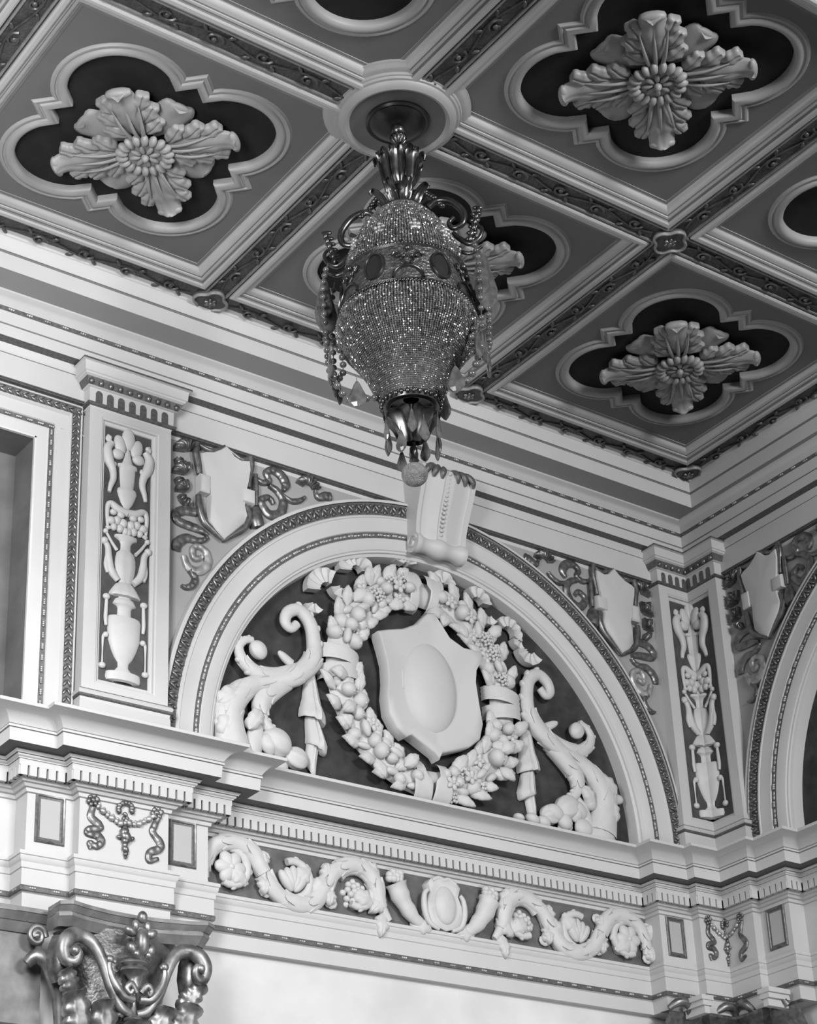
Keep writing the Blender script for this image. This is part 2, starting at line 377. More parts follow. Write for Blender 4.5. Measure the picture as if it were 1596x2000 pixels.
# ------------------------------------------------------------------ walls (spandrels, lunette grounds, plain field below)
AX, AB = -2.01, -2.718                       # arch centre on the left wall
BXc = 1.90
def wall(F, ax, lo, hi, name):
    w = M(); n = 48
    arc = [(ax + 1.70 * cos(PI * i / n), AB + 1.70 * sin(PI * i / n)) for i in range(n + 1)]
    out = []
    for i in range(n + 1):
        dx, dy = cos(PI * i / n), sin(PI * i / n); q = 9
        if dx > 1e-6: q = min(q, (hi - ax) / dx)
        if dx < -1e-6: q = min(q, (lo - ax) / dx)
        if dy > 1e-6: q = min(q, (-.60 - AB) / dy)
        out.append((ax + dx * q, AB + dy * q))
    w.grid([[(p[0], p[1], 0) for p in arc], [(p[0], p[1], 0) for p in out]], False, 0)
    for cx in (lo, hi):                      # fill the two upper corners of the spandrel
        j = [i for i in range(n + 1) if abs(out[i][1] + .60) < 1e-6]; e = out[j[0]] if cx == hi else out[j[-1]]
        i2 = j[0] - 1 if cx == hi else j[-1] + 1
        w.add([(e[0], e[1], 0), (cx, -.60, 0), (out[i2][0], out[i2][1], 0)], [[0, 1, 2]], 0)
    g = [(ax + 1.72 * cos(PI * i / n), AB + 1.72 * sin(PI * i / n), -.10) for i in range(n + 1)]
    g2 = M(); g2.add([(ax + 1.72, AB - .4, -.10)] + g + [(ax - 1.72, AB - .4, -.10)], [list(range(n + 3))])
    struct(build(name + '_lunette', g2, [GROUND], F=F, sharp=20))
    w.box(lo - 4 if F is FA else lo, hi if F is FA else hi + 4, -8.6, -3.86, -.16, -.14, 2)
    w.box(lo - 4 if F is FA else lo, hi if F is FA else hi + 4, -3.88, -2.80, -.16, -.14, 2)
    w.box(hi, hi + (.02 if F is FA else 4), -3, -.6, -.02, 0, 0)
    if F is FA:
        w.box(lo - .29, lo, -2.9, -.6, -.02, -.001, 2); w.box(lo - 4, lo, -1.0, -.6, -.02, -.001, 2)
    struct(build(name, w, [SPAND, GROUND, WALLP], F=F, sharp=20))
wall(FA, AX, -4.6, .36, 'wall_left'); wall(FB, BXc, -.5, 5.0, 'wall_right')
fl = M(); fl.box(-16, .36, -14, .64, -.1, 0); struct(build('floor', fl, FLOORM))
# ------------------------------------------------------------------ lower entablature, breaking forward at every pier
PLAN = [(-9, .60), (-4.855, .60), (-4.855, .46), (-4.578, .46), (-4.578, .39), (-4.032, .39), (-4.032, .46), (-3.737, .46), (-3.737, .60), (-.283, .60), (-.283, .46),
        (.016, .46), (.016, .39), (.25, .39), (.25, .12), (.32, .12), (.32, -.146), (.46, -.146), (.46, -8.5)]
def ent(prof, ks, name, mats, sharp=30):
    t = M(); t.sweep(PLAN, [(c, ZC + b) for c, b in prof], ks=ks); return struct(build(name, t, mats, sharp=sharp))
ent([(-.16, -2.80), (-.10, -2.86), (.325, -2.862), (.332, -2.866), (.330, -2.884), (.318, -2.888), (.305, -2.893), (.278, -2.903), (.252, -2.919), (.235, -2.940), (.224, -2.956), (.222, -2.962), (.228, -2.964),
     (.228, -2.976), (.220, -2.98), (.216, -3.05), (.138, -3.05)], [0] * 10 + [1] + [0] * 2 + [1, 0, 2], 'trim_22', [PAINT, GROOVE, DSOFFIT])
ent([(.138, -3.05), (.138, -3.056), (.130, -3.064), (.128, -3.070), (.118, -3.070), (.118, -3.080), (.108, -3.086), (.106, -3.092), (.092, -3.092)],
    [1, 0, 0, 1, 0, 0, 0, 1], 'trim_23', [PAINT, LINE])
ent([(.100, -3.090), (.100, -3.126), (.074, -3.126), (.074, -3.184), (.060, -3.184), (.054, -3.195), (.040, -3.199), (.030, -3.213), (.016, -3.217), (.012, -3.236), (0, -3.24), (0, -3.58),
     (.052, -3.584), (.052, -3.604), (.046, -3.608), (.044, -3.626), (.034, -3.640), (.032, -3.672), (.026, -3.676), (.026, -3.766), (.030, -3.768), (.033, -3.782), (.029, -3.796), (.022, -3.798), (.012, -3.806), (.010, -3.89), (-.16, -3.896)],
    [0, 0, 1] + [0] * 16 + [1] * 4 + [0] * 3, 'trim_24', [PAINT, LINE])  # dark backing: shade of the dentil slots put into the colour
dn = M()                                     # dentils
def dents(p, q):
    L = math.hypot(q[0] - p[0], q[1] - p[1]); n = max(1, round(L / .0525)); ux, uy = (q[0] - p[0]) / L, (q[1] - p[1]) / L; st = L / n
    for i in range(n):
        s0, s1 = i * st + .0065, (i + 1) * st - .0065
        P = [(p[0] + ux * s + uy * o, p[1] + uy * s - ux * o) for s, o in ((s0, -.03), (s1, -.03), (s1, 0), (s0, 0))]
        dn.add([(x, y, ZC - 3.182) for x, y in P] + [(x, y, ZC - 3.1262) for x, y in P], [[3, 2, 1, 0], [4, 5, 6, 7], [0, 1, 5, 4], [1, 2, 6, 5], [2, 3, 7, 6], [3, 0, 4, 7]])
off = M(); 
def offs(path, o):
    r = M(); r.sweep(path, [(o, 0), (o + .001, 0)]); n = len(path); return [(r.v[2 * i][0], r.v[2 * i][1]) for i in range(n)]
OP = offs(PLAN, .100); OP[0] = (-5.6, OP[0][1]); OP[-1] = (OP[-1][0], -2.0)
for p, q in zip(OP, OP[1:]): dents(p, q)
struct(build('trim_25', dn, PAINT, sharp=20))
bd = M()
BPn = offs(PLAN, .030); BPn[0] = (-5.6, BPn[0][1]); BPn[-1] = (BPn[-1][0], -1.0)
for p, q in zip(BPn, BPn[1:]):
    L = math.hypot(q[0] - p[0], q[1] - p[1]); n = max(1, round(L / .12))
    for i in range(n):
        for ds in (-.013, 0, .013):
            s = (i + .5) * L / n + ds; bd.ball((p[0] + (q[0] - p[0]) * s / L, p[1] + (q[1] - p[1]) * s / L, ZC - 3.782), .0085, n=6, m=4)
struct(build('trim_26', bd, GILT, sharp=80))
fg = M(); fg.box(-3.75, -.27, -3.60, -3.21, -.115, -.0985); struct(build('trim_41', fg, FGROUND, F=FA))
# ------------------------------------------------------------------ arch mouldings
def arch(F, ax, label, name):
    t = thing(name, label, 'arch moulding', F, ax, AB, 0)
    LF = WM[t.name]; n = 72
    def ring(prof, ks, nm, mats):
        w = M(); rows = [[(r * cos(PI * i / n), r * sin(PI * i / n) , c) for r, c in prof] for i in range(n + 1)]
        rows = [[(r * 1, -.35, c) for r, c in prof]] + rows + [[(-r, -.35, c) for r, c in prof]]
        for j in range(len(prof) - 1): w.grid([[q[j], q[j + 1]] for q in rows], False, ks[j])
        return build(nm, w, mats, t, LF, 30)
    ring([(2.045, -.01), (2.045, .05), (2.038, .056), (2.022, .056), (2.018, .046), (2.018, .034), (1.940, .030), (1.936, .036), (1.93, .042), (1.92, .042), (1.915, .036), (1.87, .030), (1.84, .028), (1.822, .028), (1.818, .02),
          (1.778, .018), (1.772, .024), (1.73, .020), (1.70, .010), (1.694, .002), (1.682, 0), (1.678, -.012), (1.66, -.02), (1.655, -.04), (1.648, -.105)],
         [0, 0, 0, 1, 0, 1] + [0] * 8 + [1] + [0] * 9, 'archivolt', [PAINT, LINE])
    w = M(); N = 86
    for i in range(N):                       # running leaf ornament of the outer band
        a = PI * (i + .5) / N
        for da, dr, sg in ((-.006, 1.957, 1), (.006, 1.957, -1)):
            w.ball((1.985 * cos(a + da), 1.985 * sin(a + da), .034), (.034, .010, .016), a + sg * .45, n=6, m=5)
        w.ball((1.955 * cos(a), 1.955 * sin(a), .034), (.012, .011, .014), a, n=6, m=4)
        b = PI * i / N
        w.ball((2.0 * cos(b), 2.0 * sin(b), .034), (.012, .012, .014), b, n=6, m=4)
    build('leaf_ornament', w, BRONZE, t, LF, 80)
    w = M(); N = 46
    for i in range(N):
        a = PI * (i + .5) / N
        for da in (-.0075, 0, .0075): w.ball((1.798 * cos(a + da), 1.798 * sin(a + da), .021), (.011, .011, .011), a, n=6, m=4)
        for da in (-.026, .026): w.ball((1.798 * cos(a + da), 1.798 * sin(a + da), .018), (.009, .020, .007), a, n=6, m=4)
    build('pearl_ornament', w, GILT, t, LF, 80)
    return t
arch(FA, AX, 'broad round-arched moulding with leaf and pearl bands over the fruit wreath', 'arch_moulding')
arch(FB, BXc, 'round-arched moulding cut off by the right edge of the picture', 'arch_moulding')
# ------------------------------------------------------------------ ceiling ornaments
def quatre_thing(cx, cy, label):
    t = thing('quatrefoil_moulding', label, 'moulding', FC, cx, cy, PZ, 'quatrefoil mouldings of the ceiling')
    w = M(); w.sweep(QF, [(0, -.03), (-.001, .004), (.004, .012), (.014, .020), (.028, .024), (.042, .020), (.048, .012), (.052, .006), (.062, .006), (.066, .012), (.076, .012), (.082, .004), (.088, 0)], True)
    build('moulding', w, QUATRE, t, WM[t.name], 40)
    return t
def rosette(cx, cy, label):
    t = thing('ceiling_rosette', label, 'rosette', FC, cx, cy, PZ - .03, 'leaf rosettes of the ceiling'); LF = WM[t.name]
    for q in range(4):
        a = q * PI / 2; w = M()
        w.leaf((.10 * cos(a), .10 * sin(a), .004), a, .300, .118, 2, .03, .0, .03, 14, 8, scal=.05, vein=.06, base=.6); w.ball((.385 * cos(a), .385 * sin(a), .035), (.022, .066, .022), a)
        build('lower_leaf', w, FLOWER, t, LF, 60)
    for q in range(4):
        a = q * PI / 2 + PI / 4; w = M(); ca, sa = cos(a), sin(a)
        w.leaf((.10 * ca, .10 * sa, .035), a, .435, .092, 4, .045, .012, .06, 22, 12, scal=.12, vein=.10, base=.5)
        for s0, off, L, ww, dang in ((.135, .036, .165, .046, .86), (.225, .050, .165, .050, .66), (.320, .052, .150, .048, .48)):
            for sg in (-1, 1):
                p = (s0 * ca - sg * off * sa, s0 * sa + sg * off * ca, .058)
                w.leaf(p, a + sg * dang, L, ww, 3, .030, -.006, .014, 16, 10, scal=.30, vein=.26, th=.03, base=.5)
        for off in (-.05, 0, .05):
            w.tube([((.12 * ca - off * .6 * sa), (.12 * sa + off * .6 * ca), .085, .013), (.25 * ca - off * 1.1 * sa, .25 * sa + off * 1.1 * ca, .108, .010), ((.44 - abs(off)) * ca - off * 1.5 * sa, (.44 - abs(off)) * sa + off * 1.5 * ca, .092, .004)], .8, 6)
        w.ball((.505 * ca, .505 * sa, .088), (.030, .074, .030), a, ripple=.10, rn=8)
        build('leaf', w, FLOWER, t, LF, 60)
    w = M()
    for i in range(18):
        a = 2 * PI * i / 18; w.ball((.128 * cos(a), .128 * sin(a), .10), (.038, .0235, .030), a, n=10, m=6)
    build('petal_ring', w, FLOWER, t, LF, 60)
    w = M(); w.lathe([(.11, .09), (.10, .102), (.07, .10), (.0, .095)], n=24)
    for i in range(8):
        a = 2 * PI * i / 8; w.ball((.055 * cos(a), .055 * sin(a), .105), (.034, .016, .014), a, n=8, m=6)
    ip = build('inner_petals', w, FLOWER, t, LF, 60)
    w = M(); w.ball((0, 0, .115), (.022, .022, .03)); build('button', w, FLOWER, ip, LF, 60)
    return t
quatre_thing(-5, 1, 'pale quatrefoil moulding round the dark panel left of the chandelier')
quatre_thing(-3, 1, 'pale quatrefoil moulding half hidden behind the hanging chandelier')
quatre_thing(-1, 1, 'pale quatrefoil moulding in the coffer nearest the wall corner')
quatre_thing(-3, 3, 'pale quatrefoil moulding in the coffer at upper right, cut by the top edge')
quatre_thing(-5, 3, 'pale quatrefoil moulding of which one lobe shows at the top edge')
quatre_thing(-1, 3, 'pale quatrefoil moulding of which one lobe shows at the right edge')
rosette(-5, 1, 'plaster leaf rosette in the dark quatrefoil left of the chandelier')
rosette(-3, 1, 'plaster leaf rosette half hidden behind the hanging chandelier')
rosette(-1, 1, 'plaster leaf rosette in the coffer nearest the wall corner')
rosette(-3, 3, 'plaster leaf rosette at upper right, touching the top edge')
def boss(a, b, label):
    t = thing('ceiling_boss', label, 'boss', FC, a, b, 0, 'four-lobed bosses where the ribs cross'); LF = WM[t.name]
    pts = []
    for q in range(4):
        pts += [(.058 * cos(q * PI / 2) + .06 * cos(q * PI / 2 + R_(x)), .058 * sin(q * PI / 2) + .06 * sin(q * PI / 2 + R_(x))) for x in range(-76, 77, 19)]
    w = M(); w.sweep(pts, [(.0, -.012), (.0, .012), (-.004, .018), (-.012, .018), (-.016, .008), (-.018, .002)], True); build('rim', w, BOSS, t, LF)
    w = M(); w.plate(pts, -.02, .004, .004, .003); build('plate', w, BAND, t, LF)
    w = M()
    for i in range(6): w.ball((.024 * cos(i * PI / 3), .024 * sin(i * PI / 3), .012), (.018, .012, .012), i * PI / 3, n=8, m=5)
    w.ball((0, 0, .018), .012); build('flower', w, BRONZE, t, LF, 60)
boss(-2, 2, 'small four-lobed boss at the open rib crossing right of the chandelier')
boss(-4, 0, 'small four-lobed boss where a rib meets the left wall cornice, left of the chandelier')
boss(-2, 0, 'small four-lobed boss beside the beads at the lower right of the chandelier')
boss(0, 0, 'small four-lobed boss in the ceiling corner')
t = thing('ceiling_medallion', 'round moulded plaster medallion the chandelier hangs from', 'medallion', FC, -4, 2, 0); LF = WM[t.name]
w = M(); w.lathe([(.405, PZ), (.405, -.052), (.395, -.048), (.385, -.035), (.37, -.030), (.352, -.026), (.348, -.012), (.34, -.010), (.335, .002), (.322, .004), (.318, .014), (.30, .028), (.285, .034), (.272, .030), (.262, .016)], n=64); build('rim', w, QUATRE, t, LF, 35)
w = M(); w.lathe([(.262, .016), (.252, .014), (.24, .011), (.20, .010), (.0, .010)], n=48); build('dish', w, mat('medallion_dish_paint', .10, .5, var=.1), t, LF, 35)
# ------------------------------------------------------------------ keystone
t = thing('keystone', 'white scrolled keystone bracket on the crown of the arch below the chandelier', 'keystone', FA, -2.01, 0, 0); LF = WM[t.name]
side = [(-.45, .23), (-.47, .255), (-.50, .262), (-.55, .250), (-.62, .225), (-.70, .190), (-.78, .158), (-.85, .136), (-.90, .126), (-.93, .124), (-.985, .10)]
w = M(); rows = []
for b, c in side:
    hw = .225 - .022 * min(1, (-.45 - b) / .5); row = [(-hw, b, 0), (-hw, b, c)]
    for u, d in ((.86, .0), (.83, -.014), (.78, -.016), (.55, -.006), (.30, .004), (.20, .008), (.17, -.004), (0, -.004)): row.append((-hw * u, b, c + d))
    row += [(-x, y, z) for x, y, z in reversed(row[:-1])]; rows.append(row)
w.grid(rows); w.add(rows[0], [list(range(len(rows[0])))]); build('body', w, PAINT, t, LF, 28)
w = M(); rows = []
for i in range(25):
    u = i / 12 - 1; r = .062 * (1 + .16 * math.cos(u * PI * 2)) if abs(u) < .8 else .072
    rows.append([(.205 * u, -.985 + r * sin(R_(x)), .075 + r * cos(R_(x))) for x in range(0, 360, 20)])
w.grid(rows, True); w.add(rows[0], [list(range(18))]); w.add(rows[-1], [list(range(18))])
for sg in (-1, 1): w.tube([(sg * .208, -.985 + r_ * sin(a), .075 + r_ * cos(a), .012) for a, r_ in [(x * .5, .055 - .0032 * x) for x in range(15)]], 1, 6, up=(1, 0, 0), sub=1)
build('scroll', w, PAINT, t, LF, 40)
w = M()
for i in range(15):
    f = i / 14; b = -.50 - .40 * f; c = [y for x, y in side]; cc = .262 - .135 * f ** .8
    w.ball((0, b, cc - .004 + .012 * sin(PI * f)), (.016, .012, .012), n=8, m=6)
build('bead_strip', w, PAINT, t, LF, 80)
w = M()
for i in range(-3, 4):
    if i == 0: continue
    a = i * .062; w.tube([(a * .5, -.455, .235, .012), (a * .8, -.475, .264, .022), (a, -.51, .268, .024), (a * 1.05, -.55, .256, .010)], .6, 8)
build('leaf_crown', w, LINE, t, LF, 60)
# ------------------------------------------------------------------ pilasters of the upper storey
PB0 = on(FA, 248, 844, .06)[1]; PB1 = on(FA, 241.7, 1338.8, .06)[1]
def pil_sweep(path, prof, ks, nm, mats, t, sharp=30):
    w = M(); w.sweep(path, [(c, ZC + b) for c, b in prof], ks=ks); return build(nm, w, mats, t, FW, sharp)
CAP = [(.0, -.44), (.095, -.452), (.097, -.466), (.083, -.470), (.078, -.478), (.074, -.530), (.066, -.534), (.064, -.544), (.056, -.548), (.05, -.552), (.030, -.598), (.024, -.602), (.012, -.604), (.010, -.703), (.022, -.705), (.028, -.713), (.022, -.722), (.004, -.724), (0, -.735)]
CAPK = [1, 1, 0, 0, 0, 0, 0, 0, 0, 1, 0, 0, 0, 1, 1, 1, 1, 0]
BASE = [(0, -2.57), (.012, -2.578), (.020, -2.586), (.026, -2.600), (.020, -2.612), (.024, -2.616), (.024, -2.626), (.012, -2.632), (.008, -2.65), (.012, -2.66), (.016, -2.86)]
BASEK = [0, 1, 0, 0, 1, 1, 1, 0, 0, 0]
def cap_flutes(w, F, a0, a1, c, n):
    for i in range(n):
        a = a0 + (a1 - a0) * (i + .5) / n; h = .30 * (a1 - a0) / n
        pts = [(a - h, -.700), (a + h, -.700), (a + h, -.640)] + [(a + h * cos(R_(x)), -.640 + h * sin(R_(x))) for x in (30, 60, 90, 120, 150)] + [(a - h, -.640)]
        m2 = M(); m2.plate(pts, c + .008, c + .0135, 0, .0005); w.add([F @ Vector(v) for v in m2.v], m2.f)
def cap_leaves(w, F, a0, a1, c, n):
    for i in range(n + 1):
        a = a0 + (a1 - a0) * i / n; m2 = M(); m2.ball((a, -.578, c + .040), (.022, .020, .018), PI / 2, n=6, m=5); w.add([F @ Vector(v) for v in m2.v], m2.f)
def shaft(F, a0, a1, w, g, closed_r=True, closed_l=True):
    pw = .082; b1, b0 = PB0, PB1
    for x0, x1, y0, y1 in ((a0, a0 + pw if closed_l else a0, -2.58, -.72), (a1 - pw if closed_r else a1, a1, -2.58, -.72), (a0 + pw if closed_l else a0, a1 - pw if closed_r else a1, b1 + .035, -.72), (a0 + pw if closed_l else a0, a1 - pw if closed_r else a1, -2.58, b0 - .035)):
        if x1 > x0: w.box(x0, x1, y0, y1, -.02, .09)
    L, Rr = (a0 + pw if closed_l else a0 - .03), (a1 - pw if closed_r else a1 + .03)
    pth = [(L, b0 - .035), (L, b1 + .035), (Rr, b1 + .035), (Rr, b0 - .035)]
    w.sweep(pth, [(.0, .088), (.006, .084), (.012, .084), (.014, .070), (.026, .064), (.034, .064), (.036, .05)], closed_l and closed_r) if (closed_l and closed_r) else \
        w.sweep(([(Rr, b0 - .035), (L, b0 - .035), (L, b1 + .035), (Rr, b1 + .035)] if closed_l else [(L, b1 + .035), (Rr, b1 + .035), (Rr, b0 - .035), (L, b0 - .035)]), [(.0, .088), (.006, .084), (.012, .084), (.014, .070), (.026, .064), (.034, .064), (.036, .05)])
    g.box(a0 + .01, a1 - .01, b0 - .05, b1 + .05, 0, .056)
Y2B = lambda y: on(FA, 120 + (415 - 35 * (y - 190) / 1570) / 3.123, 780 + y / 3.123, .06)[1]
KX = .00101
def grotesque(t, F, ax, sides, sc=1.):
    kx = KX * sc; c = .054
    def H(nm, prof, flat=.42, rib=0., rn=0):
        for sd in sides:
            w = M(); w.half([(Y2B(y), r * kx) for y, r in prof], ax, c, flat, 12, sd, rib=rib, rn=rn); build(nm, w, RELIEF, t, F, 50)
    def T(nm, path, balls=(), mir=True):
        for sd in ((-1, 1) if 0 in sides else sides):
            w = M()
            if len(path) > 1: w.tube([(ax + sd * x * kx, Y2B(y), c + .012, r * kx) for x, y, r in path], .8, 8)
            for x, y, r, q in balls: w.ball((ax + sd * x * kx, Y2B(y), c + .012), (r * kx, q * kx, min(r, q) * kx * .9), PI / 2)
            build(nm, w, RELIEF, t, F, 60)
    for sd in sides:                         # palmette
        w = M()
        L = [(0, 250, 46, 76), (-56, 296, 40, 66), (56, 296, 40, 66), (-68, 356, 42, 36), (68, 356, 42, 36)]
        for x, y, r, q in L:
            if sd == 0 or x * sd >= 0:
                if sd and x == 0: w.half([(Y2B(y - q * cos(PI * i / 8)), r * kx * sin(PI * i / 8)) for i in range(9)], ax, c, .6, 10, sd)
                else: w.ball((ax + x * kx, Y2B(y), c + .008), (q * kx, r * kx, .022), PI / 2 + (.25 if x < 0 else -.25) * (1 if x else 0))
        w.half([(Y2B(y), r * kx) for y, r in ((310, 12), (350, 22), (380, 30), (405, 40))], ax, c, .5, 10, sd)
        build('palmette', w, RELIEF, t, F, 60)
    H('vase', [(402, 40), (408, 66), (424, 68), (430, 54), (450, 54), (500, 50), (545, 44), (556, 62), (575, 66), (605, 56), (640, 40), (665, 20), (690, 8)])
    T('dolphin', [(132, 262, 12), (140, 285, 16), (120, 290, 14)], [(128, 275, 16, 16)])
    T('dolphin', [(110, 300, 20), (140, 340, 30), (132, 400, 34), (104, 455, 26), (96, 510, 22), (112, 560, 17), (120, 600, 12)], [(90, 425, 18, 14)])
    T('festoon', [(0, 700, 26), (60, 690, 26), (105, 668, 22), (128, 690, 16), (128, 770, 12), (122, 830, 8)], [(40, 722, 22, 26), (90, 716, 20, 24)])
    T('fruit', [], [(25, 770, 30, 28), (65, 760, 28, 26), (105, 770, 26, 30), (45, 805, 28, 24), (85, 805, 24, 22), (10, 815, 26, 22), (118, 815, 12, 22)])
    H('bowl', [(835, 20), (842, 74), (858, 76), (872, 44), (890, 34), (920, 34), (932, 40)])
    H('vase', [(930, 40), (945, 58), (980, 66), (1020, 68), (1065, 62), (1100, 50), (1128, 40)], rib=.08, rn=7)
    T('scroll_handle', [(50, 1120, 20), (95, 1070, 26), (112, 1000, 24), (118, 940, 20), (138, 905, 18)], [(142, 902, 24, 24)])
    T('scroll_handle', [(60, 940, 12), (95, 900, 10), (130, 850, 9)], [(136, 842, 17, 17)])
    T('leaf_drop', [(122, 985, 14), (126, 1040, 18), (116, 1090, 12)])
    H('bowl', [(1122, 36), (1138, 60), (1165, 80), (1190, 96), (1204, 104), (1212, 96), (1214, 40), (1228, 36)], rib=.1, rn=9)
    H('bowl', [(1216, 36), (1228, 60), (1250, 72), (1262, 76), (1272, 50), (1284, 44), (1340, 46)])
    H('urn', [(1335, 46), (1340, 98), (1356, 108), (1400, 106), (1440, 104), (1475, 102), (1505, 92), (1545, 78), (1585, 58), (1612, 36), (1640, 34), (1660, 52), (1676, 62), (1680, 108), (1712, 112), (1730, 104), (1736, 60)])
    T('chain', [(118, 1230, 10), (120, 1300, 12), (122, 1360, 13), (118, 1410, 10)], [(120, 1235, 20, 24)])
    T('tassel', [(118, 1470, 12), (134, 1480, 10), (136, 1560, 5), (136, 1640, 6)], [(118, 1466, 18, 18), (136, 1655, 19, 22)])
t = thing('pilaster', 'white pilaster with vases in relief on a dark panel, left of the arch', 'pilaster', FA, -4.309, -2.86, 0)
path = [(-4.584, .5), (-4.584, .41), (-4.034, .41), (-4.034, .5)]
w, g = M(), M(); shaft(FA, -4.584, -4.034, w, g); build('shaft', w, PAINT, t, FA, 30); build('panel', g, PGROUND, t, FA, 30)
cp = pil_sweep(path, CAP, CAPK, 'capital', [PAINT, LINE], t); pil_sweep(path, BASE, BASEK, 'base', [PAINT, LINE], t)
w = M(); cap_flutes(w, FA, -4.57, -4.048, .09, 7); build('flute', w, LINE, cp, FW, 30)
w = M(); cap_leaves(w, FA, -4.60, -4.02, .09, 9); build('leaf_band', w, BRONZE, cp, FW, 60)
grotesque(t, FA, -4.309, (0,), 1.)
t = thing('corner_pilaster', 'folded pilaster in the corner with vases in relief on dark panels', 'pilaster', FA, .27, -2.86, .09)
path = [(-.014, .5), (-.014, .41), (.27, .41), (.27, .112), (.36, .112)]
w, g = M(), M(); shaft(FA, -.014, .27, w, g, closed_r=False); build('shaft', w, PAINT, t, FA, 30); build('panel', g, PGROUND, t, FA, 30)
w, g = M(), M(); shaft(FB, -.41, -.112, w, g, closed_l=False); build('shaft', w, PAINT, t, FB, 30); build('panel', g, PGROUND, t, FB, 30)
cp = pil_sweep(path, CAP, CAPK, 'capital', [PAINT, LINE], t); pil_sweep(path, BASE, BASEK, 'base', [PAINT, LINE], t)
w = M(); cap_flutes(w, FA, .0, .27, .09, 4); cap_flutes(w, FB, -.41, -.13, .09, 4); build('flute', w, LINE, cp, FW, 30)
w = M(); cap_leaves(w, FA, -.02, .23, .09, 4); build('leaf_band', w, BRONZE, cp, FW, 60); w = M(); cap_leaves(w, FB, -.37, -.10, .09, 4); build('leaf_band', w, BRONZE, cp, FW, 60)
grotesque(t, FA, .306, (-1,), 1.12); grotesque(t, FB, -.446, (1,), 1.12)
# ------------------------------------------------------------------ shields in the spandrels
def spandrel(F, tr, label, mirror=False):
    K = .00083
    def P(x, y): 
        a, b = on(FA, 320 + x / 4.433, 820 + y / 4.433, .03)
        return (tr(a), b)
    a0, b0 = P(525, 640)
    t = thing('shield_cartouche', label, 'shield', F, a0, b0, 0, 'blank shields in the arch spandrels')
    ol = [(530, 235), (560, 268), (600, 325), (660, 362), (735, 366), (742, 440), (722, 560), (702, 640), (692, 760), (712, 850), (688, 905), (620, 960), (520, 1040), (440, 962), (388, 885), (388, 780), (396, 680), (372, 600), (352, 500), (322, 370), (312, 296), (350, 284), (420, 287), (490, 262)]
    ol = [P(*q) for q in ol]
    if mirror: ol = ol[::-1]
    w = M(); w.plate(ol, 0, .052, .012, .010); build('shield', w, PAINT, t, F, 50)
    def tb(paths, nm, mt, h=.03):
        for p in paths:
            w = M(); w.tube([P(x, y) + (h, r * K) for x, y, r in p], .9, 8); build(nm, w, mt, t, F, 60)
    tb([[(290, 200, 26), (278, 280, 30), (292, 360, 30), (305, 470, 22)], [(300, 650, 24), (312, 760, 32), (350, 880, 30), (430, 960, 24), (515, 1045, 12)], [(750, 320, 28), (760, 400, 26), (745, 500, 22), (735, 590, 20)],
        [(720, 750, 26), (740, 840, 34), (700, 930, 30), (620, 980, 24), (520, 1045, 12)], [(310, 215, 14), (400, 265, 22), (480, 252, 16), (530, 225, 12)], [(540, 235, 12), (600, 290, 20), (680, 345, 20), (750, 325, 18)]], 'scroll_frame', BRONZE, .028)
    for x0, x1, y0, y1 in ((298, 382, 475, 655), (662, 772, 597, 752)):
        a, b = P(x0, y0), P(x1, y1); w = M(); w.plate([(min(a[0], b[0]), b[1]), (max(a[0], b[0]), b[1]), (max(a[0], b[0]), a[1]), (min(a[0], b[0]), a[1])], 0, .062, .008, .008); build('clasp', w, PAINT, t, F, 40)
    sg = -1 if mirror else 1
    def fn(x, y, ri, ro, d0, d1, n):
        p = P(x, y); w = M(); d0, d1 = (180 - d0, 180 - d1) if mirror else (d0, d1)
        w.fan(p[0], p[1], ri * K, ro * K, R_(d0), R_(d1), n, 0, .034, .018); build('ribbon', w, BRONZE, t, F, 60)
    fn(215, 270, 20, 110, 40, 190, 7); fn(190, 360, 18, 80, 170, 290, 4); fn(205, 470, 15, 110, 80, 185, 5); fn(190, 520, 15, 80, 180, 280, 4); fn(215, 620, 15, 100, 95, 190, 5); fn(210, 660, 15, 75, 185, 290, 4); fn(1262, 590, 42, 112, 15, 165, 7)
    def sp(p, nm='ribbon', mt=BRONZE, h=.026):
        w = M(); w.strip([P(x, y) + (r * K, h) for x, y, r in p], 0, amp=.0014); build(nm, w, mt, t, F, 50)
    sp([(285, 790, 34), (190, 772, 36), (120, 800, 34), (135, 862, 34), (230, 905, 34), (310, 935, 30), (385, 980, 16)])
    sp([(120, 1120, 30), (135, 1050, 38), (210, 1012, 34), (300, 1035, 26), (360, 1030, 20), (390, 1005, 18)])
    sp([(185, 1170, 24), (225, 1265, 30), (310, 1300, 34), (390, 1240, 32), (385, 1140, 28), (310, 1085, 22), (262, 1110, 24), (280, 1190, 24), (340, 1180, 18)], mt=GILT)
    sp([(235, 1290, 20), (285, 1360, 26), (262, 1420, 26), (210, 1440, 22), (165, 1425, 10)])
    tb([[(795, 470, 18), (800, 600, 22), (800, 745, 16)]], 'rope', BRONZE)
    tb([[(800, 755, 26), (800, 800, 46), (805, 870, 60), (820, 930, 56)]], 'tassel', BRONZE, .02)
    sp([(800, 490, 16), (865, 532, 24), (925, 520, 24), (900, 450, 26), (950, 425, 30), (1030, 470, 40), (1070, 550, 38), (1050, 605, 16)])
    sp([(925, 555, 22), (1000, 610, 30), (1050, 700, 34), (1020, 800, 38), (930, 810, 38), (868, 735, 34), (860, 680, 28), (925, 662, 22), (965, 720, 18)], mt=BRONZE)
    sp([(1040, 640, 12), (1115, 692, 22), (1190, 690, 22), (1235, 660, 14)], mt=BRONZE)
    sp([(1320, 600, 10), (1350, 660, 26), (1410, 650, 36), (1460, 655, 36)])
spandrel(FA, lambda a: a, 'blank white shield with dark ribbons in the spandrel beside the left pilaster')
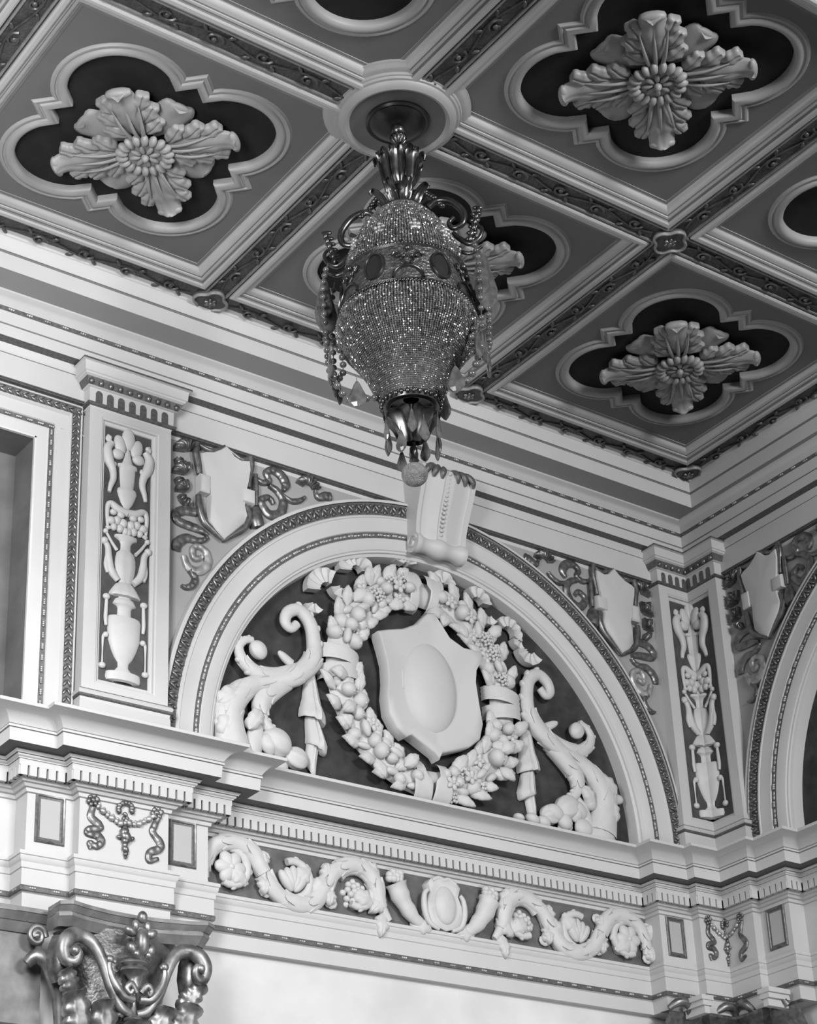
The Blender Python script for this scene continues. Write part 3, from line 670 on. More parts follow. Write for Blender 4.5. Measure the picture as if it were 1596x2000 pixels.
spandrel(FA, lambda a: -4.01 - a, 'blank white shield with dark ribbons in the spandrel between keystone and corner pilaster', True)
spandrel(FB, lambda a: a + 3.895, 'blank shield with dark ribbons in the spandrel on the right wall')
# ------------------------------------------------------------------ the lunette: wreath, shield, scrolls, drapery, ribbons
LC = -.04; KL = .00106
def L3(x, y): return on(FA, 390 + x / 3.627, 1060 + y / 3.627, LC)
def L4(x, y): return on(FA, 780 + x / 3.325, 1060 + y / 3.325, LC)
WX = (L3(1001, 870)[0] + L4(681, 1080)[0]) / 2; WY = (L4(190, 340)[1] + L4(235, 1570)[1]) / 2
RA = (L4(681, 1080)[0] - L3(1001, 870)[0]) / 2; RB = (L4(190, 340)[1] - L4(235, 1570)[1]) / 2
t = thing('fruit_wreath', 'big oval plaster wreath of fruit and leaves bound with bands', 'wreath', FA, WX, WY, -.10)
rnd = random.Random(3)
def wp(th, dr=0.): return (WX + (RA + dr) * cos(th), WY + (RB + dr) * sin(th))
w = M(); w.tube([wp(2 * PI * i / 48) + (-.07, .095) for i in range(48)], .55, 10, closed=True, sub=1); build('core', w, RELIEF, t, FA, 60)
bands = [PI / 2, -PI / 2, R_(176), R_(-2)]
def free(th): return all(abs((th - b + PI) % (2 * PI) - PI) > .19 for b in bands)
for i in range(72):                          # leaves along the edges
    th = 2 * PI * i / 72 + rnd.uniform(-.02, .02); sg = 1 if i % 2 else -1
    if not free(th): continue
    p = wp(th, sg * .070)
    flow = PI / 2 if cos(th) > 0 else -PI / 2
    w = M(); w.leaf(p + (-.055 + rnd.uniform(0, .02),), th + (0 if sg > 0 else PI) + flow * .62 * sg, rnd.uniform(.12, .17), rnd.uniform(.036, .048), 3, .03, .02, 0, 12, 8, scal=.10, point=True); build('leaf', w, RELIEF, t, FA, 60)
for i in range(46):
    th = 2 * PI * i / 46
    if not free(th): continue
    for dr in (-.070, 0, .068):
        kind = rnd.random(); p = wp(th + rnd.uniform(-.03, .03), dr + rnd.uniform(-.012, .012)); c = (.004 if dr == 0 else -.028) + rnd.uniform(-.008, .012); w = M()
        if kind < .40:
            r = rnd.uniform(.036, .054); w.ball(p + (c,), (r * 1.12, r, r), rnd.uniform(0, PI), 14, 10); w.ball((p[0] + r * .45, p[1] - r * .45, c + r * .74), r * .17, n=6, m=4); nm = 'fruit'
        elif kind < .58:
            for q in range(19):
                a = q * 2.4; r = .0125 * math.sqrt(q); w.ball((p[0] + r * cos(a), p[1] + r * sin(a), c + .020 - r * .5), .0128, n=8, m=5)
            nm = 'grapes'
        elif kind < .74:
            r = rnd.uniform(.024, .032); w.ball(p + (c,), (r * 2.0, r, r), th + PI / 2 + rnd.uniform(-.7, .7), 12, 9); nm = 'pod'
        elif kind < .86:
            for q in range(5): w.ball((p[0] + .028 * cos(q * 1.257), p[1] + .028 * sin(q * 1.257), c + .01), (.026, .019, .014), q * 1.257, n=8, m=6)
            w.ball(p + (c + .02,), .013); nm = 'flower'
        else:
            w.leaf(p + (c,), rnd.uniform(0, 6.28), .13, .045, 3, .03, .012, 0, 12, 8, scal=.1, point=True); nm = 'leaf'
        build(nm, w, RELIEF, t, FA, 60)
for bth, dx in ((bands[0], 0), (bands[1], 0), (bands[2], 0), (bands[3], 0)):
    vert = abs(cos(bth)) < .5
    for s_ in ((-.085, .085) if vert else (-.055, .055)):
        w = M(); rows = []
        for i in range(13):                  # bound strip round the tube
            q = PI * i / 12; r = .150; hh = .10 * sin(q); d = -r * cos(q)
            row = []
            for j in range(7):
                u = (j / 6 - .5) * (.105 if vert else .10); cz = hh + .006 * (j % 2) - .095 + (0.012 if 0 < i < 12 else 0)
                if vert: row.append((WX + s_ + u * (1 + .3 * (1 if sin(bth) * d > 0 else -1)) + (s_ * .2 * d / r), WY + sin(bth) * RB + d, cz))
                else: row.append((WX + cos(bth) * RA + d, WY + s_ + u + .018 * cos(q) * (1 if s_ > 0 else -1), cz))
            rows.append(row)
        w.grid(rows); build('ribbon_band', w, RELIEF, t, FA, 60)
t = thing('central_shield', 'pale shield with an oval boss inside the fruit wreath', 'shield', FA, WX, WY, -.10)
ol = [(185, 480), (215, 520), (290, 640), (380, 705), (495, 735), (505, 775), (465, 850), (460, 930), (480, 1060), (505, 1200), (485, 1300), (420, 1350), (310, 1375), (240, 1390), (222, 1432), (200, 1395), (130, 1340), (40, 1270)]
ol = [L4(*q) for q in ol] + [L3(*q) for q in [(1420, 1400), (1350, 1330), (1300, 1230), (1285, 1110), (1292, 1000), (1285, 880), (1255, 760), (1222, 650), (1300, 640), (1400, 635), (1500, 600), (1570, 530)]]
w = M(); w.plate(ol, -.06, .035, -.03, .012, rings=8); build('plate', w, PAINT, t, FA, 50)
w = M(); ex, ey = on(FA, 780 + 190 / 3.325, 1060 + 950 / 3.325, 0); rows = []
for i in range(9):
    q = i / 8; rows.append([(ex + .218 * cos(PI * q / 2) * cos(2 * PI * j / 40) , ey + .325 * cos(PI * q / 2) * sin(2 * PI * j / 40), -.005 + .085 * sin(PI * q / 2)) for j in range(40)])
w.grid(rows, True); build('oval_boss', w, PAINT, t, FA, 60)
for pts in ([L3(1298, 912), L3(1418, 930), L3(1418, 1040), L3(1298, 1025)], [L4(382, 975), L4(472, 1000), L4(482, 1090), L4(392, 1070)]):
    w = M(); a0 = min(p[0] for p in pts); a1 = max(p[0] for p in pts); b0 = min(p[1] for p in pts); b1 = max(p[1] for p in pts)
    for i in range(4): w.half([(b0, (a1 - a0) / 8), (b1, (a1 - a0) / 8)], a0 + (a1 - a0) * (i + .5) / 4, .0, 1.2)
    w.box(a0, a1, b0, b1, -.03, .004); build('clasp', w, PAINT, t, FA, 50)
MX = lambda p: (2 * WX - p[0], p[1])
def scrollwork(mir, label):
    tr = MX if mir else (lambda p: p); sg = -1 if mir else 1
    p0 = tr(L3(300, 1200)); t = thing('acanthus_scroll', label, 'scroll', FA, p0[0], p0[1], -.10)
    KK = .00104
    def pth(p, h=-.06): return [tr(L3(x, y)) + (h + .02 * min(1, i / 3), r * KK) for i, (x, y, r) in enumerate(p)]
    def tb(p, nm, h=-.06, fl=.75, sh=(), lo=()):
        q = pth(p, h); w = M(); w.tube(q, fl, 12); build(nm, w, RELIEF, t, FA, 60)
        for i0, i1, f in sh: w = M(); w.sheath(q, i0, i1, f, 6, fl); build('leaf_sheath', w, RELIEF, t, FA, 50)
        for i0, i1, st, side, kk in lo: w = M(); w.lobes(q, i0, i1, st, side * sg, kk, off=.82); build('leaf_lobes', w, RELIEF, t, FA, 60)
    tb([(290, 1650, 130), (215, 1340, 92), (205, 1190, 84), (270, 1075, 68), (400, 1000, 46), (560, 985, 46), (700, 930, 54), (800, 830, 54), (805, 680, 48), (775, 560, 46), (700, 478, 42), (625, 495, 40), (605, 560, 36), (645, 608, 30), (690, 575, 28)], 'stem',
       sh=((2, 9, 1.2), (7, 14, 1.22), (12, 19, 1.3), (18, 24, 1.3), (22, 29, 1.28)), lo=((28, 42, 3, -1, .5), (5, 12, 3, 1, .42)))
    tb([(720, 880, 40), (570, 935, 46), (420, 925, 44), (315, 845, 38), (275, 745, 32), (318, 690, 26), (375, 690, 22)], 'volute', sh=((1, 8, 1.25), (6, 13, 1.2)), lo=((10, 24, 3, 1, .5),))
    tb([(640, 960, 60), (520, 1040, 58), (440, 1120, 54), (440, 1230, 38), (490, 1310, 34), (540, 1350, 28)], 'lower_stem', sh=((1, 7, 1.28), (6, 12, 1.3)), lo=((8, 18, 3, 1, .5),))
    tb([(660, 850, 30), (610, 810, 28), (575, 780, 20), (566, 765, 8)], 'sprout')
    tb([(340, 1600, 80), (400, 1380, 60), (425, 1300, 34), (430, 1270, 10)], 'base_leaf', -.07)
    def bl(x, y, r, q, nm, ro=0., h=-.03, rip=0., rn=0):
        p = tr(L3(x, y)); w = M(); w.ball(p + (h,), (r * KK, q * KK, min(r, q) * KK * .7), ro * sg, 24, 12, ripple=rip, rn=rn); build(nm, w, RELIEF, t, FA, 60)
    bl(408, 765, 62, 52, 'bud', -.9, rip=.1, rn=6); bl(75, 1145, 55, 36, 'bud', -.1, -.05)
    bl(545, 1415, 100, 75, 'flower', -.4, -.04, .18, 7); bl(480, 1430, 50, 60, 'flower', .3, -.03, .15, 5); bl(690, 1525, 80, 60, 'flower', -.3, -.05, .2, 6); bl(570, 1570, 60, 40, 'flower', -.2, -.05)
    for x, y, d, L, W in ((290, 1050, 215, 200, 66), (215, 1180, 250, 190, 66), (330, 1330, 60, 150, 50)):
        p = tr(L3(x, y)); a = R_(d) if not mir else PI - R_(d)
        w = M(); w.leaf(p + (-.02,), a, L * KK, W * KK, 3, .03, .0, .0, 14, 8, scal=.28, th=.02, base=.6); build('acanthus_leaf', w, RELIEF, t, FA, 60)
scrollwork(False, 'plaster acanthus scroll curling up on the left side of the fruit wreath')
scrollwork(True, 'plaster acanthus scroll curling up on the right side of the fruit wreath')
def drape(mir, label):
    tr = MX if mir else (lambda p: p); sg = -1 if mir else 1; KK = .00104
    p0 = tr(L3(825, 1250)); t = thing('hanging_drapery', label, 'drapery', FA, p0[0], p0[1], -.10)
    for nm, prof in (('upper_fold', [(900, 808, 34), (1000, 812, 48), (1120, 818, 64), (1195, 822, 86), (1245, 820, 90), (1256, 818, 84), (1240, 818, 50)]), ('lower_fold', [(1235, 825, 48), (1320, 838, 62), (1400, 852, 72), (1446, 848, 70), (1455, 845, 60), (1440, 840, 30)]), ('tail', [(1430, 826, 38), (1530, 815, 36), (1600, 815, 32), (1625, 815, 14)])):
        w = M(); rows = []
        for y, x, r in prof:
            p = tr(L3(x, y)); rows.append([(p[0] + r * KK * cos(PI * j / 12), p[1] - (.03 * sg * cos(PI * j / 12) if nm != 'upper_fold' else .02 * sg * cos(PI * j / 12)), -.09 + r * KK * .9 * sin(PI * j / 12) * (1 + .10 * cos(j * 2.6))) for j in range(13)])
        w.grid(rows); build(nm, w, RELIEF, t, FA, 60)
drape(False, 'cloth hanging in folds between the left scroll and the fruit wreath'); drape(True, 'cloth hanging in folds between the right scroll and the fruit wreath')
def curls(items, label):
    p0 = items[0][0]; t = thing('fluttering_ribbon', label, 'ribbon', FA, p0[0], p0[1], -.10)
    for p, ri, ro, d0, d1, n in items:
        w = M(); w.fan(p[0], p[1], ri * KL, ro * KL, R_(d0), R_(d1), n, -.075, -.040, .018); build('ribbon_curl', w, RELIEF, t, FA, 35)
curls([(L3(900, 345), 55, 150, 68, 190, 5), (L3(1105, 205), 38, 132, 10, 190, 6), (L3(800, 430), 10, 70, 200, 330, 2), (L3(1000, 310), 20, 90, 200, 320, 2), (L3(1455, 165), 20, 85, 20, 170, 4)], 'pleated ribbon fluttering above the left half of the fruit wreath')
curls([(L4(500, 395), 40, 112, 5, 130, 4), (L4(570, 470), 20, 75, 200, 330, 2), (L4(700, 590), 45, 112, -20, 140, 6), (L4(775, 640), 15, 60, 180, 300, 2), (L4(840, 700), 30, 105, 190, 330, 4), (L4(280, 275), 10, 95, 10, 160, 3)], 'pleated ribbon fluttering above the right half of the fruit wreath')
t = thing('fruit_cluster', 'round plaster fruits lying at the foot of the right scroll', 'fruit', FA, *L4(1100, 1780), -.10)
for x, y, r, q in ((1005, 1755, 66, 50), (1150, 1740, 74, 58), (1070, 1820, 52, 50), (1190, 1860, 66, 62), (860, 1800, 50, 36), (930, 1820, 48, 40), (1230, 1700, 46, 40), (770, 1790, 36, 24)):
    w = M(); w.ball(L4(x, y) + (-.03,), (r * KL * 1.05, q * KL * 1.05, .04), -.4, 14, 10); build('fruit', w, RELIEF, t, FA, 60)
# ------------------------------------------------------------------ scroll frieze of the entablature
FB0 = -3.41
def vinehalf(sg, label):
    cx = -2.01; t = thing('scroll_frieze', label, 'frieze relief', FA, cx + sg * 1.0, FB0, -.10)
    def P(e, b): return (cx + sg * e, FB0 + b)
    main = [P(*q[:2]) + (-.072, q[2] * 1.2) for q in ((.40, -.155, .018), (.47, -.06, .034), (.50, .06, .040), (.57, .140, .038), (.68, .150, .036), (.80, .085, .036), (.87, -.02, .038), (.95, -.125, .038), (1.07, -.155, .038), (1.20, -.110, .036), (1.29, .0, .038), (1.37, .115, .038), (1.49, .155, .036), (1.62, .115, .034), (1.685, .0, .030), (1.68, -.09, .022))]
    w = M(); w.tube(main, .75, 10); build('stem', w, RELIEF, t, FA, 60)
    for i0, i1 in ((3, 9), (8, 14), (13, 19), (18, 24), (24, 30), (29, 35), (34, 40), (40, 46), (45, 51), (50, 56), (55, 59)): w = M(); w.sheath(main, i0, i1, 1.42, 6, .75); build('leaf_sheath', w, RELIEF, t, FA, 50)
    for e0, dr, kind in ((1.52, 1, 'flower'), (1.09, -1, 'bud'), (.64, 1, 'grapes')):
        w = M(); ring = []
        for i in range(15):
            q = i / 14; a = R_(150) * dr + dr * -q * R_(265); r = .135 - .03 * q
            ring.append(P(e0 - r * cos(a), r * .98 * sin(a)) + (-.078 + .015 * q, .036 - .012 * q))
        w.tube(ring, .8, 8, sub=1); w.lobes(ring, 2, 13, 2, -dr * sg, .7, sub=1, off=.6); build('vine', w, RELIEF, t, FA, 60)
        for q, dd in ((.06, 20), (.25, -30), (.45, -75), (.70, 170), (.88, 60)):
            a = R_(150) * dr + dr * -q * R_(265); p = P(e0 - .150 * cos(a), .150 * sin(a)); d2 = math.atan2(sin(a), -cos(a) * sg) + R_(dd) * sg
            if abs(p[1] - FB0 + .15 * sin(d2)) > .165: continue
            w = M(); w.leaf(p + (-.075,), d2, .15, .058, 3, .03, .005, 0, 14, 8, scal=.26, th=.02); build('leaf', w, RELIEF, t, FA, 60)
        p = P(e0, -.005); w = M()
        if kind == 'flower':
            for q in range(6): w.ball((p[0] + .045 * cos(q * 1.047), p[1] + .045 * sin(q * 1.047), -.062), (.060, .046, .030), q * 1.047, n=10, m=6)
            w.ball(p + (-.055,), .026)
        elif kind == 'bud':
            for q in (-.9, -.45, 0, .45, .9): w.ball((p[0] + .055 * q, p[1] + .01 - .03 * abs(q), -.065), (.075, .034, .03), PI / 2 - q * .7, n=10, m=8)
        else:
            for q in range(22): w.ball((p[0] + .024 * math.sqrt(q) * cos(q * 2.4) * .8, p[1] - .02 + .024 * math.sqrt(q) * sin(q * 2.4) * .8, -.065 - .002 * q), .022, n=8, m=6)
        build(kind, w, RELIEF, t, FA, 60)
        for da, ss in ((.215, 1), (.2, -1)):         # curling sprouts between the rings
            pts = [P(e0 + da * (1 if ss > 0 else 1) - .03 + .05 * cos(x * .7) * (1 - x / 9), ss * (.10 + .04 * sin(x * .7) * (1 - x / 9))) + (-.08, .013) for x in range(8)]
            w = M(); w.tube(pts, .8, 6, sub=1); w.ball(pts[-1][:2] + (-.075,), .026); build('sprout', w, RELIEF, t, FA, 60)
            w = M(); w.leaf(P(e0 + da, 0) + (-.08,), PI / 2 * ss, .13, .050, 3, .03, .01, 0, 12, 8, th=.02, point=True); build('leaf', w, RELIEF, t, FA, 60)
    w = M(); path = [P(.14, -.15) + (-.07, .030), P(.22, -.12) + (-.06, .045), P(.31, -.02) + (-.055, .062), P(.36, .08) + (-.05, .075)]; w.tube(path, .7, 10, ripple=.08, rn=9); build('horn', w, RELIEF, t, FA, 60)
    w = M()
    for q in range(11): w.ball(P(.33 + .025 * (q % 4), .105 + .022 * (q // 4)) + (-.05 + .004 * (q % 3),), .026, n=8, m=6)
    build('fruit', w, RELIEF, t, FA, 60)
    for e, b, d in ((.42, -.02, -40), (.45, -.11, -80), (.46, .09, 40), (.25, -.15, 190)):
        a = R_(d) if sg > 0 else PI - R_(d); w = M(); w.leaf(P(e, b) + (-.08,), a, .16, .05, 3, .03, .01, 0, 12, 8, th=.02, point=True); build('leaf', w, RELIEF, t, FA, 60)
vinehalf(-1, 'left half of the plaster scroll frieze, up to the small oval shield')
vinehalf(1, 'right half of the plaster scroll frieze, from the small oval shield to the corner')
t = thing('frieze_shield', 'small scrolled shield with an oval boss in the middle of the scroll frieze', 'shield', FA, -2.01, FB0, -.10)
ol = [(-.02 + .0, .165), (-.10, .150), (-.125, .12), (-.105, .06), (-.13, 0), (-.135, -.07), (-.10, -.13), (-.04, -.16), (0, -.172), (.04, -.16), (.10, -.13), (.135, -.07), (.13, 0), (.105, .06), (.125, .12), (.10, .15), (.02, .165)]
w = M(); w.plate([(-2.01 + x, FB0 + y) for x, y in ol[::-1]], -.10, -.03, -.01, .008); build('plate', w, RELIEF, t, FA, 50)
w = M(); rows = [[(-2.01 + .082 * cos(PI * i / 16) * cos(2 * PI * j / 28), FB0 - .01 + .125 * cos(PI * i / 16) * sin(2 * PI * j / 28), -.04 + .04 * sin(PI * i / 16)) for j in range(28)] for i in range(9)]; w.grid(rows, True); build('oval_boss', w, RELIEF, t, FA, 60)
for sg in (-1, 1):
    w = M(); w.tube([(-2.01 + sg * x, FB0 + y, -.045, r) for x, y, r in ((.05, -.165, .012), (.12, -.13, .018), (.152, -.05, .022), (.150, .04, .018), (.125, .075, .014))], .9, 8); build('side_scroll', w, RELIEF, t, FA, 60)
w = M(); w.tube([(-2.01 + x, FB0 + y, -.04, .015) for x, y in ((-.09, .14), (-.04, .165), (0, .155), (.04, .165), (.09, .14))], .9, 8); build('crest', w, RELIEF, t, FA, 60)
# ------------------------------------------------------------------ garlands and little framed panels on the frieze blocks
GX = lambda x, y: tuple(v - o for v, o in zip(on(FA, x / 2.85, 1300 + y / 2.85, .115), (on(FA, 690 / 2.85, 1300 + 900 / 2.85, .115)[0], 0)))
def garland(t, F, ax, c, sides, sc=1.):
    K = .00108 * sc
    def P(x, y): a, b = GX(x, y); return (ax + a * sc, b)
    ok = lambda x: 0 in sides or (x < 690) == (sides[0] < 0)
    def balls(nm, L, mt=BRONZE):
        w = M()
        for x, y, r in L:
            if ok(x): w.ball(P(x, y) + (c + .012,), (r * K * 1.2, r * K, r * K * .9), x * .7, n=8, m=6)
        if w.v: build(nm, w, mt, t, F, 60)
    balls('rosette', [(510 + 24 * cos(i), 750 + 24 * sin(i), 13) for i in range(0, 7)] + [(510, 750, 14)]); balls('rosette', [(866 + 24 * cos(i), 822 + 24 * sin(i), 13) for i in range(0, 7)] + [(866, 822, 14)])
    sw = [(540, 785), (565, 812), (590, 832), (615, 850), (640, 868), (665, 880), (688, 878), (712, 880), (740, 886), (768, 882), (795, 870), (822, 856), (845, 840)]
    balls('swag', [(x, y, 17 if i % 2 else 13) for i, (x, y) in enumerate(sw)] + [(x + 6, y - 13, 9) for x, y in sw], GILT)
    pl = [(690 + 38 * cos(R_(a)), 800 - 34 * sin(R_(a)), 15) for a in range(-20, 201, 27)]
    balls('palmette', pl + [(690, 830, 12), (680, 852, 10), (700, 852, 10)])
    balls('pendant', [(688, 905, 16), (684, 930, 26), (690, 955, 30), (692, 975, 22), (655, 955, 12), (728, 965, 12), (688, 1000, 15), (690, 1025, 18), (692, 1050, 12), (692, 1068, 8)])
    for p in ([(510, 790, 16), (500, 840, 20), (540, 880, 22), (550, 905, 18), (490, 910, 18), (480, 935, 14), (535, 945, 22), (560, 980, 20), (530, 1005, 18), (492, 985, 14), (500, 1020, 10)],
              [(875, 850, 14), (850, 900, 18), (845, 930, 18), (885, 985, 22), (880, 1020, 22), (830, 1040, 20), (825, 1085, 16), (875, 1075, 10)]):
        if ok(p[0][0]):
            w = M(); w.strip([P(x, y) + (r * K, .016) for x, y, r in p], c, amp=.0012); build('ribbon', w, BRONZE, t, F, 60)
t = thing('garland', 'gilded garland with ribbons on the block below the left pilaster', 'garland', FA, -4.305, FB0, .11); garland(t, FA, -4.305, .11, (0,))
t = thing('corner_garland', 'dark garland folded into the corner block under the corner pilaster', 'garland', FA, .25, FB0, .11)
garland(t, FA, .25, .11, (-1,), .82); garland(t, FB, -.39, .11, (1,), .82)
def fpanel(F, a0, a1, b0, b1, c, label):
    t = thing('framed_panel', label, 'panel', F, (a0 + a1) / 2, (b0 + b1) / 2, c, 'small framed panels on the frieze blocks')
    w = M(); w.sweep([(a0, b0), (a0, b1), (a1, b1), (a1, b0)], [(.0, c), (.0, c + .006), (.006, c + .012), (.014, c + .010), (.018, c + .004), (.030, c + .003), (.034, c + .002)], True, ks=[1, 0, 0, 1, 1, 1]); build('frame', w, [BRONZE, LINE], t, F, 30)
    w = M(); w.box(a0 + .025, a1 - .025, b0 + .025, b1 - .025, c - .01, c + .003); build('field', w, GREYP, t, F, 30)
fpanel(FA, -4.806, -4.63, -3.51, -3.23, .04, 'small grey framed panel on the block nearest the left edge')
fpanel(FA, -3.99, -3.815, -3.505, -3.23, .04, 'small grey framed panel between the gilded garland and the scroll frieze')
fpanel(FA, -.232, -.07, -3.516, -3.245, .04, 'small grey framed panel between the scroll frieze and the corner garland')
fpanel(FB, -.066, .103, -3.517, -3.238, .04, 'small grey framed panel on the right wall beside the corner garland')
# ------------------------------------------------------------------ surround of the dark opening at the left edge
t = thing('opening_surround', 'white stepped surround with ornament bands round a dark opening at the left edge', 'surround', FA, -5.6, -2.86, 0); LF = FA
pth = [(-4.600, -2.86), (-4.600, -.711), (-7.5, -.711)]
w = M(); w.sweep(pth, [(0, -.01), (0, .03), (-.006, .036), (-.012, .030), (-.066, .024), (-.070, .032), (-.078, .034), (-.084, .026), (-.088, .018), (-.168, .016), (-.172, .008), (-.204, .004), (-.208, .012), (-.216, .006), (-.278, 0), (-.286, -.006), (-.29, -.26)], ks=[0, 0, 0, 1] + [0] * 6 + [1] + [0] * 4 + [2]); build('frame', w, [PAINT, LINE, INSIDE], t, FA, 30)
w = M(); L1, L2 = 2.1, 1.0
def along(s, o): return (-4.600 + o, -2.86 + s) if s < 2.149 + o else (-4.600 - (s - 2.149) + 0, -.711 + o)
for i in range(62):
    s = .02 + i * .05; p = along(s, -.040); v = s < 2.149 - .04; a = PI / 2 if v else PI
    for sg in (-1, 1): w.ball((p[0] + (sg * .012 if v else 0), p[1] + (0 if v else sg * .012), .026), (.026, .010, .014), a + sg * .5, n=6, m=5)
build('leaf_ornament', w, BRONZE, t, FA, 80)
w = M()
for i in range(44):
    s = .03 + i * .07; p = along(s, -.19); 
    for d in (-.012, .0, .012): 
        q = along(s + d, -.19); w.ball(q + (.010,), .009, n=6, m=4)
build('pearl_ornament', w, GILT, t, FA, 80)
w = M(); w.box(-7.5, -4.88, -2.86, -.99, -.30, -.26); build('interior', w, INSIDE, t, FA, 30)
# ------------------------------------------------------------------ chandelier
HX, HY = -4.0, -2.0
FH = fr((.797, -.603, 0), (.603, .797, 0), (0, 0, 1), (HX, HY, ZC))       # a = to the right, b = away, c = up
t = thing('chandelier', 'hanging brass chandelier netted with crystal beads and pendants', 'chandelier', FH, 0, 0, 0); LF = FH
w = M(); w.lathe([(.172, -.008), (.174, -.024), (.164, -.034), (.152, -.030), (.135, -.044), (.10, -.058), (.05, -.068), (.0, -.070)], n=48); cn = build('canopy', w, mat('canopy_bronze', .06, .3, .85, v2=.03, scale=10), t, LF, 40)
w = M(); w.ball((0, 0, -.075), (.040, .040, .036), n=20, m=12); build('canopy_ball', w, BRASS, cn, LF, 60)
w = M()
for i in range(12):
    a = i * PI / 6; w.tube([(.018 * cos(a), .018 * sin(a), -.095, .006), (.036 * cos(a), .036 * sin(a), -.118, .0105), (.034 * cos(a), .034 * sin(a), -.145, .010), (.014 * cos(a), .014 * sin(a), -.172, .005)], 1, 6)
w.lathe([(.02, -.09), (.028, -.12), (.02, -.165), (.024, -.175), (.024, -.185), (.012, -.19)], n=16); build('fluted_bulb', w, BRASS, t, LF, 60)
w = M(); w.lathe([(.013, -.185), (.011, -.24), (.016, -.30), (.02, -.36), (.015, -.62)], n=14); build('stem', w, BRASS, t, LF, 60)
CP = lambda r, a, z: (r * cos(a), r * sin(a), z)
def vleaf(prof, a, wd, nm, mt=BRASS, th=.006, n=8, par=None, flute=.10):      # leaf bent outwards from the axis: prof (r, z, width)
    w = M(); P = smooth([(r, z, q) for r, z, q in prof], 4); rows = []
    for r, z, q in P:
        row = []
        for j in range(n + 1):
            u = 2 * j / n - 1; x = u * q * wd; rr = r + abs(u) ** 2 * q * wd * .35 - flute * q * wd * cos(u * PI * 2.5)
            row.append((rr * cos(a) - x * sin(a), rr * sin(a) + x * cos(a), z))
        rows.append(row)
    inner = [[(p[0] - th * cos(a), p[1] - th * sin(a), p[2]) for p in r] for r in rows]
    w.grid([a_ + list(reversed(b_)) for a_, b_ in zip(rows, inner)], True); return build(nm, w, mt, par or t, LF, 50)
for i in range(8):
    a = i * PI / 4 + R_(-97)
    vleaf([(.050, -.46, .5), (.072, -.42, .9), (.082, -.36, 1.1), (.094, -.30, 1.0), (.118, -.262, .8), (.138, -.272, .45), (.136, -.295, .12)], a, .046, 'crown_leaf')
w = M(); w.lathe([(.05, -.45), (.066, -.46), (.066, -.475), (.05, -.485), (.045, -.50), (.06, -.51), (.06, -.52), (.03, -.56)], n=24); build('crown_ring', w, BRASS, t, LF, 50)
for i in range(8):
    a = i * PI / 4 + R_(-75)
    vleaf([(.055, -.60, .6), (.085, -.57, 1.0), (.11, -.53, .9), (.150, -.50, .6), (.172, -.515, .3), (.165, -.535, .1)], a, .034, 'collar_leaf')
PROF = [(.105, -.625), (.125, -.64), (.155, -.67), (.195, -.72), (.238, -.79), (.275, -.87), (.302, -.955), (.318, -1.045)]
BOWL = [(.352, -1.315), (.366, -1.36), (.362, -1.41), (.342, -1.46), (.305, -1.51), (.268, -1.565), (.236, -1.62), (.210, -1.675), (.186, -1.735), (.160, -1.795), (.142, -1.822)]
def prof_at(P, q):
    L = [0]
    for a, b in zip(P, P[1:]): L.append(L[-1] + math.hypot(b[0] - a[0], b[1] - a[1]))
    s = q * L[-1]
    for i in range(len(P) - 1):
        if s <= L[i + 1] or i == len(P) - 2:
            u = (s - L[i]) / (L[i + 1] - L[i]); return (P[i][0] + (P[i + 1][0] - P[i][0]) * u, P[i][1] + (P[i + 1][1] - P[i][1]) * u)
def rope(r, z, k, nm='rope_ring', th=.0085):
    w = M(); n = 110
    for i in range(n):
        a = 2 * PI * i / n; T_ = Vector((-sin(a), cos(a), 0)); p = Vector(CP(r, a, z)); d = T_ * .011 + Vector((cos(a) * .003, sin(a) * .003, .008))
        w.tube([tuple(p - d) + (th * .5,), tuple(p) + (th,), tuple(p + d) + (th * .5,)], 1, 5, sub=1)
    build(nm, w, BRASS, t, LF, 80)
rope(.112, -.628, 0); rope(.322, -1.055, 0); rope(.352, -1.305, 0)
def net(P, rows, cols, rad, nm, z_in):
    w = M(); rr = random.Random(5)
    base = [(1, 0, 0), (-1, 0, 0), (0, 1, 0), (0, -1, 0), (0, 0, 1), (0, 0, -1)]; oc = [[0, 2, 4], [2, 1, 4], [1, 3, 4], [3, 0, 4], [2, 0, 5], [1, 2, 5], [3, 1, 5], [0, 3, 5]]
    for i in range(rows):
        r, z = prof_at(P, (i + .5) / rows)
        for j in range(cols):
            a = 2 * PI * (j + .5 * (i % 2) * 0) / cols + rr.uniform(-.006, .006); s = min(rad, r * PI / cols * 1.02) * rr.uniform(.9, 1.08); 
            e = rr.uniform(0, 1.57); cx, sx = cos(e), sin(e); f = rr.uniform(-.5, .5); cf, sf = cos(f), sin(f); vv = []
            p = CP(r + rr.uniform(0, .002), a, z + rr.uniform(-.001, .001))
            for x, y, q in base:
                x, y = x * cx - y * sx, x * sx + y * cx; y, q = y * cf - q * sf, y * sf + q * cf
                vv.append((p[0] + x * s, p[1] + y * s, p[2] + q * s * 1.1))
            w.add(vv, oc)
    build(nm, w, BEAD, t, LF, 0, stuff=True)
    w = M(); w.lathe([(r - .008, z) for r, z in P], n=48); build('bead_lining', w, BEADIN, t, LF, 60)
net(PROF, 40, 132, .0066, 'bead_netting', 0); net(BOWL, 52, 150, .0070, 'bead_netting', 0)
